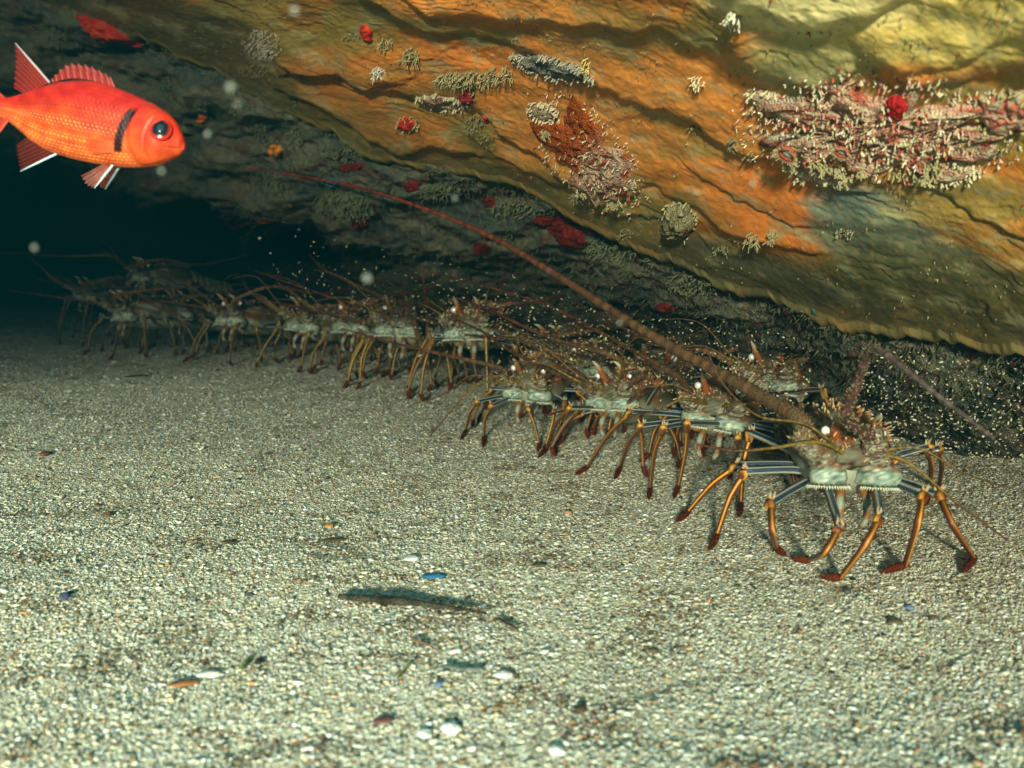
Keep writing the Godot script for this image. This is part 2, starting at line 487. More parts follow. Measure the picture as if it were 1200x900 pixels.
func build_sand() -> void:
	var s := Shape.new()
	var xs := PackedFloat32Array()
	var zs := PackedFloat32Array()
	var x := -9.0
	while x < 9.0:
		xs.append(x)
		x += 0.012 if absf(x) < 1.1 else 0.04 if absf(x) < 2.5 else 0.5
	var z := -9.0
	while z < 3.0:
		zs.append(z)
		z += 0.012 if z > -2.2 and z < -0.3 else 0.05 if z > -4.5 and z < 0.2 else 0.5
	for zz in zs:
		for xx in xs: s.vert(Vector3(xx, sand_h(xx, zz), zz), Color(1, 1, 1))
	s.weave(0, zs.size(), xs.size())
	structure(obj("seabed", s, mats.sand), "coarse pale shell sand of the sea floor")
	var kinds := 4
	for k in kinds:
		var g := Shape.new()
		var seed_ := 30 + k
		var lump := func(d: Vector3) -> float: return 1.0 + 0.55 * fine.get_noise_3d(d.x * 30.0 + seed_ * 50.0, d.y * 30.0, d.z * 30.0)
		g.ball(Vector3.ZERO, Vector3(1.0, 0.5, 0.85) if k < 2 else Vector3(1.35, 0.3, 0.9), 4, 6 if k < 3 else 8, func(_d): return Color.WHITE, Basis.IDENTITY, lump)
		var mm := MultiMesh.new()
		mm.transform_format = MultiMesh.TRANSFORM_3D
		mm.use_colors = true
		mm.mesh = g.mesh()
		var buf := PackedFloat32Array()
		var count: int = [215000, 215000, 90000, 3200][k]
		var made := 0
		while made < count:
			# evenly over the picture near by, thinning with distance
			var d := 0.46 + 3.4 * pow(rng.randf(), 2.1)
			var xx := rng.randf_range(-0.62, 0.62) * d + rng.randfn(0.0, 0.09)
			var zz := -d
			var tint := grain_colour()
			var patch := mid_noise.get_noise_2d(xx * 9.0 + 30.0, zz * 14.0)
			if rng.randf() < 0.06 + 0.5 * smoothstep(0.12, 0.55, patch + 0.4 * fine.get_noise_2d(xx * 40.0, zz * 60.0)): tint = [Color(0.13, 0.08, 0.04), Color(0.07, 0.06, 0.05), Color(0.30, 0.17, 0.08), Color(0.16, 0.14, 0.11)][rng.randi() % 4] as Color
			var size := rng.randf_range(0.00052, 0.00118) * (0.85 + 0.4 * d)
			if rng.randf() < 0.12: size *= rng.randf_range(1.4, 2.3)
			if k == 2:
				size *= 0.9
				if rng.randf() < 0.3: tint = Color(0.85, 0.82, 0.74)
			if k == 3:
				size *= rng.randf_range(1.2, 2.1)
				var pick := rng.randf()
				tint = Color(0.82, 0.79, 0.7) if pick < 0.42 else Color(0.55, 0.43, 0.28) if pick < 0.62 else Color(0.16, 0.11, 0.06) if pick < 0.82 else Color(0.10, 0.10, 0.09) if pick < 0.92 else Color(0.42, 0.2, 0.1)
				if pick > 0.62 and patch < 0.05 and rng.randf() < 0.6: continue
			var b := Basis.from_euler(Vector3(rng.randf_range(-0.5, 0.5), rng.randf() * TAU, rng.randf_range(-0.5, 0.5))).scaled(Vector3.ONE * size)
			var o := Vector3(xx, sand_h(xx, zz) + size * rng.randf_range(-0.25, 0.14), zz)
			buf.append_array(PackedFloat32Array([b.x.x, b.y.x, b.z.x, o.x, b.x.y, b.y.y, b.z.y, o.y, b.x.z, b.y.z, b.z.z, o.z, tint.r, tint.g, tint.b, 1.0]))
			made += 1
		mm.instance_count = count
		mm.buffer = buf
		var mi := MultiMeshInstance3D.new()
		mi.name = ["sand_grains", "sand_grains_001", "shell_flakes", "shell_rubble"][k]
		mi.multimesh = mm
		mi.material_override = mats.grain
		mi.set_meta("kind", "stuff")
		mi.set_meta("label", ["rounded coarse sand grains covering the sea floor", "angular coarse sand grains covering the sea floor", "thin pale shell flakes strewn over the sea floor", "larger crumbs of shell and dark weed among the sand"][k])
		mi.set_meta("category", "sand")
		add_child(mi, true)

# ---------------------------------------------------------------- spiny lobsters
func speckled(a: Color, b: Color, p: Vector3, freq: float) -> Color:
	return a.lerp(b, smoothstep(-0.25, 0.3, fine.get_noise_3d(p.x * freq, p.y * freq, p.z * freq)))

func shade(c: Color, k: float) -> Color:
	return Color(c.r * k, c.g * k, c.b * k, c.a)

# rings of [centre, half width, half height] along +z
func loft(s: Shape, rings: Array, sides: int, colour: Callable) -> void:
	var first := s.v.size()
	for r in rings:
		for j in sides:
			var a := TAU * j / sides
			var p: Vector3 = r[0] + Vector3(cos(a) * r[1], sin(a) * r[2], 0)
			s.vert(p, colour.call(p, a))
	for k in rings.size() - 1:
		for j in sides:
			var a := first + k * sides + j
			var b := first + k * sides + (j + 1) % sides
			s.tri(a, a + sides, b + sides)
			s.tri(a, b + sides, b)
	for e in 2:
		var k: int = 0 if e == 0 else rings.size() - 1
		var m := s.vert(rings[k][0], s.c[first + k * sides])
		for j in sides:
			var a := first + k * sides + j
			var b := first + k * sides + (j + 1) % sides
			if e == 0: s.tri(m, a, b)
			else: s.tri(m, b, a)

func smooth_line(pts: Array, each: int) -> Array:
	var out := []
	for k in pts.size() - 1:
		var p0: Vector3 = pts[maxi(k - 1, 0)]
		var p1: Vector3 = pts[k]
		var p2: Vector3 = pts[k + 1]
		var p3: Vector3 = pts[mini(k + 2, pts.size() - 1)]
		for e in each:
			out.append(p1.cubic_interpolate(p2, p0, p3, float(e) / each))
	out.append(pts[-1])
	return out

func antenna(root: Node3D, called: String, pts: Array, r0: float, r1: float, base: Color, tip: Color, spiny: bool) -> MeshInstance3D:
	var line := smooth_line(pts, 22 if r0 > 0.007 else 14)
	var n := line.size()
	var rad := []
	var cols := []
	for k in n:
		var t := float(k) / (n - 1)
		var ring := 1.0 + (0.09 if k % 2 == 0 else -0.05)
		rad.append(lerpf(r0, r1, pow(t, 0.8)) * (ring if spiny else 1.0))
		cols.append(shade(base.lerp(tip, smoothstep(0.3, 0.9, t)), rng.randf_range(0.55, 1.2) * (1.25 if k % 2 == 0 else 0.7)))
	var s := Shape.new()
	s.tube(line, rad, 9 if spiny else 5, cols)
	if spiny:
		for k in range(1, n - 1):
			if rad[k] < 0.0022: break
			var d: Vector3 = (line[k + 1] - line[k - 1]).normalized()
			for j in (9 if rad[k] > 0.004 else 5):
				var o := Vector3(rng.randf_range(-1, 1), rng.randf_range(-1, 1), rng.randf_range(-1, 1))
				o = (o - d * d.dot(o)).normalized()
				var q: Vector3 = line[k].lerp(line[k + 1], rng.randf())
				s.spike(q + o * rad[k] * 0.85, (o * 0.8 + d * 0.6).normalized(), rad[k] * rng.randf_range(0.35, 0.75), rad[k] * 0.2, shade(cols[k], 0.35), cols[k].lerp(Color(0.5, 0.38, 0.2), 0.6), 4)
	return obj(called, s, mats.feeler, root)

# one walking leg through its joints, in the lobster's own axes
func leg(root: Node3D, coxa: Vector3, knee: Vector3, ankle: Vector3, heel: Vector3, tip: Vector3, bright: float, olive_share := 0.0) -> void:
	var s := Shape.new()
	var blue := shade(Color(0.016, 0.030, 0.052), bright)
	var pale := shade(Color(0.34, 0.36, 0.32), bright)
	var amber := shade(Color(0.42, 0.19, 0.024).lerp(Color(0.25, 0.18, 0.036), olive_share), bright)
	var rust := shade(Color(0.12, 0.026, 0.007).lerp(Color(0.11, 0.06, 0.015), olive_share), bright)
	var purple := shade(Color(0.045, 0.018, 0.02), bright)
	# upper leg: blue with pale stripes along it
	var up := smooth_line([coxa, coxa.lerp(knee, 0.35) + Vector3(0, 0.004, 0), knee], 4)
	var upr := []
	for k in up.size(): upr.append(lerpf(0.0046, 0.0039, float(k) / up.size()) * (0.82 if k == 0 else 1.0) * (1.12 if k == up.size() - 1 else 1.0))
	var face := Vector3(0, 0.35, 1.0)
	for k in upr.size(): upr[k] *= 1.0 - 0.22 * olive_share
	s.tube(up, upr, 16, [Color(0, 0, 0, 0.0)], [blue, blue, pale, rust, rust, purple, rust, pale, pale, rust, purple, amber, amber, pale, pale, blue], 0.85, face)
	for k in 3: s.spike(knee + Vector3(rng.randf_range(-0.003, 0.003), 0.003, rng.randf_range(-0.003, 0.003)), Vector3(rng.randf_range(-0.5, 0.5), 0.8, rng.randf_range(0, 0.8)).normalized(), 0.008, 0.0016, amber, pale)
	# knee piece and lower leg: amber lines between rust bands
	var k2 := knee.lerp(ankle, 0.28)
	s.tube([knee + (knee - coxa).normalized() * 0.003, knee.lerp(k2, 0.5), k2], [0.0044, 0.0047, 0.0038], 8, [Color(0, 0, 0, 0)], [shade(amber, 1.2), rust, rust, amber, rust, rust, amber, rust])
	var low := smooth_line([k2, ankle, heel], 5)
	var lowr := []
	for k in low.size(): lowr.append(lerpf(0.0031, 0.0022, float(k) / low.size()) * (1.12 if absi(k - 5) < 1 else 1.0))
	for k in lowr.size(): lowr[k] *= 1.0 - 0.25 * olive_share
	s.tube(low, lowr, 12, [Color(0, 0, 0, 0.0)], [shade(amber, 1.5), rust, rust, purple, rust, shade(amber, 1.3), purple, shade(amber, 1.3), rust, purple, rust, rust], 1.0, face)
	# pale joint at the body and a sparse row of bristles down the lower leg
	var inward := (coxa - knee).normalized()
	s.tube([coxa + inward * 0.009, coxa + inward * 0.002, coxa - inward * 0.007], [0.0050, 0.0064, 0.0056], 9, [shade(pale, 0.9), pale, shade(amber, 0.8)])
	for k in 16:
		var q: Vector3 = low[rng.randi() % low.size()].lerp(heel, 0.15 * rng.randf())
		var o := Vector3(rng.randf_range(-1, 1), rng.randf_range(-0.3, 0.5), rng.randf_range(-1, 1)).normalized()
		s.spike(q + o * 0.0022, (o + Vector3(0, -0.6, 0)).normalized(), rng.randf_range(0.0025, 0.005), 0.0005, rust, shade(amber, 0.8), 3)
	var l := obj("leg", s, mats.shell, root)
	var f := Shape.new()
	var dark := shade(Color(0.085, 0.016, 0.006), bright)
	f.tube([heel + (heel - tip) * 0.08, heel.lerp(tip, 0.25), heel.lerp(tip, 0.65), tip], [0.0026, 0.0036, 0.0030, 0.0006], 7, [dark, dark, shade(dark, 0.8), dark])
	for k in 40:
		var q := heel.lerp(tip, rng.randf_range(0.05, 0.9))
		var o := Vector3(rng.randf_range(-1, 1), rng.randf_range(-0.5, 1), rng.randf_range(-1, 1)).normalized()
		f.spike(q + o * 0.002, (o + (tip - heel).normalized() * 0.8).normalized(), rng.randf_range(0.003, 0.006), 0.0005, dark, shade(Color(0.22, 0.07, 0.02), bright), 3)
	obj("foot", f, mats.growth, l)

func make_lobster(spec: Dictionary) -> Node3D:
	var face_px: Array = spec.face
	var p := at(face_px[0], face_px[1], face_px[2])
	var lift: float = p.y - 0.072
	var first_one: bool = face_px[2] < 1.0
	var yaw: float = deg_to_rad(spec.yaw + (0.0 if first_one else rng.randf_range(-16, 16)))
	var fwd := Vector3(sin(yaw), 0, cos(yaw))
	var base := Vector3(p.x, lift, p.z) - fwd * 0.05
	var root := thing("spiny_lobster", spec.label, "lobster", base, "spiny lobsters lined up under the ledge")
	root.rotation = Vector3(0.0 if first_one else rng.randf_range(-0.10, 0.10), yaw, 0.0 if first_one else rng.randf_range(-0.12, 0.12))
	root.scale = Vector3.ONE * (1.0 if first_one else rng.randf_range(0.86, 1.12))
	var inv := root.transform.affine_inverse()
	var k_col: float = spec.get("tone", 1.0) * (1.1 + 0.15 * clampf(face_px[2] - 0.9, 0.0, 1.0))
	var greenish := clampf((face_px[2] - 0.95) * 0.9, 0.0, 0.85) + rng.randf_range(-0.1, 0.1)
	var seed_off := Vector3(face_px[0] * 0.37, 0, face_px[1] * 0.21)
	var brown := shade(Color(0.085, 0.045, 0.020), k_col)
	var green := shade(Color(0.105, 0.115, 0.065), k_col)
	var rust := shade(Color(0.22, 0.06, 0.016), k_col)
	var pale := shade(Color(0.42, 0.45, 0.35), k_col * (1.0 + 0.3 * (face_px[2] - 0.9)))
	# body shell
	var shell_colour := func(q: Vector3, a: float) -> Color:
		var up := sin(a)
		var c := speckled(brown, green, q + seed_off, 70.0)
		c = c.lerp(rust, smoothstep(0.05, 0.4, fine.get_noise_3d(q.x * 110.0 + seed_off.x, q.y * 110.0, q.z * 110.0)))
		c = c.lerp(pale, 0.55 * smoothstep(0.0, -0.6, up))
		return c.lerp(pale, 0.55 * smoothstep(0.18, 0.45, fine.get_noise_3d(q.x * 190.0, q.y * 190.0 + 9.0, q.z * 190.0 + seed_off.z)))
	var s := Shape.new()
	var rings := []
	for r in [[0.052, 0.016, 0.010, 0.083], [0.047, 0.026, 0.019, 0.079], [0.036, 0.033, 0.026, 0.077], [0.018, 0.038, 0.032, 0.076], [0.0, 0.042, 0.036, 0.076], [-0.016, 0.043, 0.0375, 0.076], [-0.02, 0.0415, 0.036, 0.076], [-0.035, 0.043, 0.037, 0.076], [-0.06, 0.042, 0.036, 0.074], [-0.085, 0.037, 0.032, 0.071], [-0.09, 0.03, 0.026, 0.07]]:
		rings.push_front([Vector3(0, r[3], r[0]), r[1], r[2]])
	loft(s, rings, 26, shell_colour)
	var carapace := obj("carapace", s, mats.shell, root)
	var sp := Shape.new()
	for k in 190:
		var a := rng.randf_range(0.06, 0.94) * PI
		var z := rng.randf_range(-0.085, 0.05)
		var ww := 0.043 if z < 0.0 else lerpf(0.043, 0.022, z / 0.052)
		var hh := 0.037 if z < 0.0 else lerpf(0.037, 0.014, z / 0.052)
		var o := Vector3(cos(a) * ww, 0.076 + sin(a) * hh, z)
		var d := Vector3(cos(a) * 0.7, sin(a) * 0.6, 0.75).normalized()
		sp.spike(o, d, rng.randf_range(0.003, 0.010), rng.randf_range(0.0012, 0.0022), rust if rng.randf() < 0.6 else brown, Color(0.55, 0.49, 0.3) if rng.randf() < 0.5 else Color(0.32, 0.13, 0.03))
	obj("spines", sp, mats.shell, carapace)
	# tail
	var ab := Shape.new()
	var arings := []
	for k in 7:
		var z0 := -0.086 - 0.021 * k
		var w := lerpf(0.036, 0.022, k / 6.0)
		var y := 0.068 - 0.004 * k
		arings.push_front([Vector3(0, y, z0), w, w * 0.8])
		arings.push_front([Vector3(0, y - 0.001, z0 - 0.016), w * 1.03, w * 0.83])
		arings.push_front([Vector3(0, y - 0.001, z0 - 0.019), w * 0.9, w * 0.72])
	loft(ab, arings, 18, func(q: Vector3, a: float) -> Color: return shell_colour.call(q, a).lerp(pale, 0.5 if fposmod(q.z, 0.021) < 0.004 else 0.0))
	var abdomen := obj("abdomen", ab, mats.shell, root)
	var tf := Shape.new()
	for k in 5:
		var a := (k - 2) * 0.5
		tf.ball(Vector3(sin(a) * 0.03, 0.035, -0.225 - cos(a) * 0.022), Vector3(0.012, 0.003, 0.027), 6, 10, func(d: Vector3) -> Color: return brown.lerp(rust, 0.5 + 0.5 * d.z), Basis.from_euler(Vector3(0.25, a, 0)))
	obj("tail_fan", tf, mats.shell, abdomen)
	# the two broad pale plates under the feelers, each with a fringe of short teeth
	for side in [-1, 1]:
		var fp := Shape.new()
		var b := Basis.from_euler(Vector3(-0.25, side * 0.30, -side * 0.10))
		var c0 := Vector3(side * 0.0205, 0.069, 0.049)
		var lump := func(d: Vector3) -> float: return pow(pow(absf(d.x), 3.0) + pow(absf(d.y), 3.0) + pow(absf(d.z), 3.0), -0.3333) * (1.0 + 0.10 * fine.get_noise_3d(d.x * 2.0 + seed_off.x, d.y * 2.0 + side, d.z * 2.0)) * 0.9
		fp.ball(c0, Vector3(0.0190 + 0.0016 * side, 0.0118, 0.017), 18, 28, func(d: Vector3) -> Color:
			var c := pale.lerp(shade(Color(0.16, 0.25, 0.20), k_col), smoothstep(-0.3, 0.3, fine.get_noise_3d(d.x * 5.0 + seed_off.x, d.y * 7.0, d.z * 4.0 + side)))
			var seam := minf(absf(d.y - 0.30 - 0.18 * d.x * side), absf(d.x * side + 0.35 - 0.25 * d.y))
			c = c.lerp(shade(Color(0.02, 0.045, 0.04), k_col), 0.85 * (1.0 - smoothstep(0.02, 0.075, seam)))
			c = c.lerp(green, 0.75 * smoothstep(0.05, 0.4, fine.get_noise_3d(d.x * 4.0 + seed_off.z, d.y * 4.0, d.z * 4.0)))
			c = shade(c, 1.0 + 0.6 * fine.get_noise_3d(d.x * 10.0 + seed_off.z, d.y * 10.0, d.z * 10.0))
			return c.lerp(rust, smoothstep(0.25, 0.75, d.y + 0.5 * fine.get_noise_3d(d.x * 4.0, d.y * 4.0, seed_off.x))), b, lump)
		var plate := obj("face_plate", fp, mats.shell, root)
		var fringe := Shape.new()
		for k in 22:
			var a := lerpf(-1.25, 1.25, k / 21.0)
			var d := b * Vector3(sin(a) * 1.0, -0.86, cos(a) * 0.92)
			fringe.spike(c0 + Vector3(d.x * 0.0182, d.y * 0.0105, d.z * 0.0165), (d + Vector3(0, -0.5, 0.3)).normalized(), rng.randf_range(0.003, 0.0052), 0.0011, pale, shade(Color(0.5, 0.46, 0.32), k_col), 4)
			if k % 2: fringe.spike(c0 + Vector3(d.x * 0.0178, d.y * 0.0078, d.z * 0.0172), (d + Vector3(0, -0.1, 0.5)).normalized(), 0.0028, 0.0009, shade(Color(0.05, 0.08, 0.07), k_col), brown, 4)
		obj("fringe", fringe, mats.growth, plate)
		# thick feeler base in three joints
		var fb := Shape.new()
		var q0 := Vector3(side * 0.021, 0.079, 0.046)
		var aim: Vector3 = (Vector3(side * 0.032, 0.098, 0.082) if not spec.has("aim") else q0 + spec.aim[0 if side < 0 else 1] * 0.042)
		for j in 3:
			var t0 := j / 3.0
			var m := q0.lerp(aim, t0 + 0.17)
			fb.ball(m, Vector3(0.0128 - 0.002 * j, 0.0118 - 0.002 * j, 0.0085), 20, 28, func(d: Vector3) -> Color: return speckled(shade(green, 0.8), rust.lerp(brown, 0.5), d * 0.02 + seed_off + m, 260.0).lerp(pale, (0.10 + 1.0 * fine.get_noise_3d(d.x * 12.0 + m.x * 900.0, d.y * 12.0, d.z * 12.0)) * smoothstep(0.35, -0.4, d.y + 0.5 * fine.get_noise_3d(d.x * 7.0, d.y * 7.0 + side, seed_off.x)) + 0.45 * smoothstep(0.3, 0.55, fine.get_noise_3d(d.x * 9.0 + seed_off.z, d.y * 9.0 + j, d.z * 9.0))), Basis.looking_at(q0 - aim, Vector3.UP), func(d: Vector3) -> float: return 0.95 * pow(pow(absf(d.x), 3.2) + pow(absf(d.y), 3.2) + pow(absf(d.z), 3.2), -0.3125))
		for k in 26:
			var d := Vector3(rng.randf_range(-1, 1), rng.randf_range(-0.2, 1), rng.randf_range(-0.3, 1)).normalized()
			fb.spike(q0.lerp(aim, rng.randf()) + d * 0.011, (d + Vector3(0, 0.1, 0.5)).normalized(), rng.randf_range(0.004, 0.009), 0.0014, rust, Color(0.55, 0.48, 0.3))
		obj("antenna_base", fb, mats.shell, root)
		var pts := [q0.lerp(aim, 0.8)]
		var given: Array = spec.get("left" if side < 0 else "right", [])
		if given.size():
			for g in given: pts.append(inv * at(g[0], g[1], g[2]))
		else:
			var sweep := rng.randf_range(0.8, 1.2)
			pts.append_array([aim + Vector3(side * 0.03, 0.016, 0.015) * sweep, aim + Vector3(side * 0.10 - 0.02, 0.022 + 0.02 * rng.randf(), -0.03) * sweep, aim + Vector3(side * 0.18 - 0.06, 0.028 + 0.03 * rng.randf(), -0.12) * sweep, aim + Vector3(side * 0.25 - 0.10, 0.03 + 0.04 * rng.randf(), -0.26) * sweep])
		antenna(root, "antenna", pts, spec.get("thick", 0.0056) * (0.72 if side > 0 and spec.has("tip_right") else 1.0), 0.0011, shade(spec.get("root_right" if side > 0 and spec.has("root_right") else "root", Color(0.125, 0.062, 0.028)), k_col), shade(spec.get("tip_right" if side > 0 and spec.has("tip_right") else "tip", Color(0.12, 0.03, 0.018)), k_col), true)
		# curved horn over the eye
		var h := Shape.new()
		var hp := [Vector3(side * 0.0135, 0.096, 0.036), Vector3(side * 0.0155, 0.109, 0.046), Vector3(side * 0.0165, 0.121, 0.060), Vector3(side * 0.0155, 0.127, 0.074)]
		h.tube(smooth_line(hp, 3), [0.0056, 0.0052, 0.0048, 0.0043, 0.0039, 0.0034, 0.0028, 0.0021, 0.0013, 0.0005], 7, [rust, rust, rust, shade(rust, 1.3), shade(rust, 1.4), Color(0.5, 0.24, 0.07), Color(0.6, 0.4, 0.18), Color(0.7, 0.62, 0.42), Color(0.75, 0.7, 0.55)])
		obj("horn", h, mats.shell, root)
		# stalked eye; its white gleam is painted on the front of the ball
		var e := Shape.new()
		var ep := Vector3(side * 0.0235, 0.106, 0.042)
		e.ball(ep, Vector3.ONE * clampf(0.0036 + 0.0011 * face_px[2], 0.0044, 0.0064), 10, 14, func(d: Vector3) -> Color: return Color(0.93, 0.92, 0.85) if d.z > 0.25 and Vector2(d.x, d.y).length() < 0.86 else Color(0.05, 0.03, 0.025))
		var eye := obj("eye", e, mats.eye, root)
		var st := Shape.new()
		st.tube([Vector3(side * 0.012, 0.098, 0.036), ep + Vector3(-side * 0.002, -0.001, -0.003)], [0.0036, 0.0042], 7, [rust, brown])
		obj("eye_stalk", st, mats.shell, eye)
		# forked small feelers
		var an: Array = spec.get("feeler_left" if side < 0 else "feeler_right", [])
		var a0 := Vector3(side * 0.008, 0.088, 0.052)
		var ap := [a0]
		if an.size():
			for g in an: ap.append(inv * at(g[0], g[1], g[2]))
		else:
			ap.append_array([a0 + Vector3(side * 0.02, 0.012, 0.035), a0 + Vector3(side * 0.05 - 0.01, 0.02 + 0.02 * rng.randf(), 0.06), a0 + Vector3(side * 0.085 - 0.02, 0.01 + 0.03 * rng.randf(), 0.075)])
		antenna(root, "antennule", ap, 0.0021, 0.0009, shade(Color(0.20, 0.125, 0.022), k_col), shade(Color(0.07, 0.03, 0.015), k_col), false)
		# the second branch of each small feeler
		var ap2 := [a0]
		for q in range(1, ap.size()): ap2.append(ap[q] + Vector3(side * 0.004 + rng.randf_range(-0.006, 0.006), 0.007 * q + rng.randf_range(0.0, 0.006), rng.randf_range(-0.008, 0.008)) * (0.6 + 0.5 * q))
		antenna(root, "antennule", ap2, 0.0017, 0.0006, shade(Color(0.16, 0.10, 0.03), k_col), shade(Color(0.07, 0.03, 0.015), k_col), false)
		# striped mouth limbs hanging under the face
		var mo := Shape.new()
		var mp := [Vector3(side * 0.008, 0.060, 0.042), Vector3(side * 0.011, 0.048, 0.056), Vector3(side * 0.010, 0.032, 0.060), Vector3(side * 0.005, 0.024, 0.054)]
		var mcols := []
		for k in 13: mcols.append(shade(pale, 0.55) if (k / 2) % 2 == 0 else shade(Color(0.2, 0.075, 0.02), k_col))
		mo.tube(smooth_line(mp, 4), [0.0042, 0.0044, 0.0041, 0.0038, 0.0034, 0.0038, 0.0034, 0.003, 0.0026, 0.0028, 0.0024, 0.0016, 0.0008], 8, mcols)
		for k in 24:
			var q: Vector3 = mp[1].lerp(mp[2], rng.randf())
			mo.spike(q, Vector3(rng.randf_range(-1, 1), -0.4, 0.7).normalized(), 0.006, 0.0006, pale, Color(0.5, 0.35, 0.15), 3)
		obj("mouth_limb", mo, mats.shell, root)
	# a rough brow of spines and bristles between the eyes
	var br := Shape.new()
	br.ball(Vector3(0, 0.084, 0.045), Vector3(0.021, 0.013, 0.012), 18, 26, func(d: Vector3) -> Color: return speckled(green, brown, d * 0.02 + seed_off, 190.0).lerp(pale, (0.02 + 1.0 * fine.get_noise_3d(d.x * 13.0, d.y * 13.0 + seed_off.x, d.z * 13.0)) * smoothstep(0.3, -0.3, d.y + 0.6 * fine.get_noise_3d(d.x * 8.0, d.y * 8.0, seed_off.z))).lerp(brown, 0.8 * smoothstep(0.25, 0.5, fine.get_noise_3d(d.x * 11.0 + seed_off.x, d.y * 11.0, d.z * 11.0))))
	for k in 90:
		var o := Vector3(rng.randf_range(-0.036, 0.036), rng.randf_range(0.078, 0.104), rng.randf_range(0.028, 0.056))
		var col := [rust, brown, Color(0.5, 0.2, 0.05), green][rng.randi() % 4] as Color
		br.spike(o, Vector3(o.x * 12.0 + rng.randf_range(-0.5, 0.5), rng.randf_range(0.1, 1.0), 0.8).normalized(), rng.randf_range(0.004, 0.011), rng.randf_range(0.0008, 0.0018), col, Color(0.62, 0.57, 0.4) if rng.randf() < 0.45 else shade(col, 1.5), 4)
	obj("brow", br, mats.shell, root)
	# legs
	var given_legs: Array = spec.get("legs", [])
	for side in [-1, 1]:
		for k in 5:
			var coxa := Vector3(side * 0.021, 0.055, 0.030 - 0.018 * k)
			var set_leg = null
			for g in given_legs:
				if g[0] == side and g[1] == k: set_leg = g
			if set_leg != null:
				var knee := inv * at(set_leg[2][0], set_leg[2][1], set_leg[2][2])
				var heel := inv * (ground(set_leg[4][0], set_leg[4][1]) + Vector3(0, 0.004, 0))
				var tip := inv * (ground(set_leg[5][0], set_leg[5][1]) + Vector3(0, 0.002, 0))
				var ankle := knee.lerp(heel, 0.45) + Vector3(side * 0.003, 0.003, 0.004)
				if set_leg[3] != null: ankle = inv * at(set_leg[3][0], set_leg[3][1], set_leg[3][2])
				leg(root, coxa, knee, ankle, heel, tip, k_col, greenish)
			else:
				var ang := deg_to_rad([64.0, 36.0, 6.0, -26.0, -56.0][k] + rng.randf_range(-11, 11))
				var reach: float = [0.082, 0.086, 0.088, 0.09, 0.085][k] * rng.randf_range(0.82, 1.18)
				var d := Vector3(side * cos(ang), 0, sin(ang))
				var knee := coxa + d * reach * rng.randf_range(0.5, 0.62) + Vector3(0, rng.randf_range(-0.004, 0.016), 0)
				var foot := coxa + d * reach * rng.randf_range(0.85, 1.05)
				var wpos := root.transform * foot
				foot = inv * Vector3(wpos.x, sand_h(wpos.x, wpos.z) + 0.012, wpos.z)
				var ankle := knee.lerp(foot, 0.5) + d * rng.randf_range(0.003, 0.010)
				var tip := foot + d * 0.012 * rng.randf_range(-1.0, 1.0) + Vector3(rng.randf_range(-0.006, 0.006), -0.012, 0.01 * rng.randf())
				leg(root, coxa, knee, ankle, foot, tip, k_col, greenish)
	return root

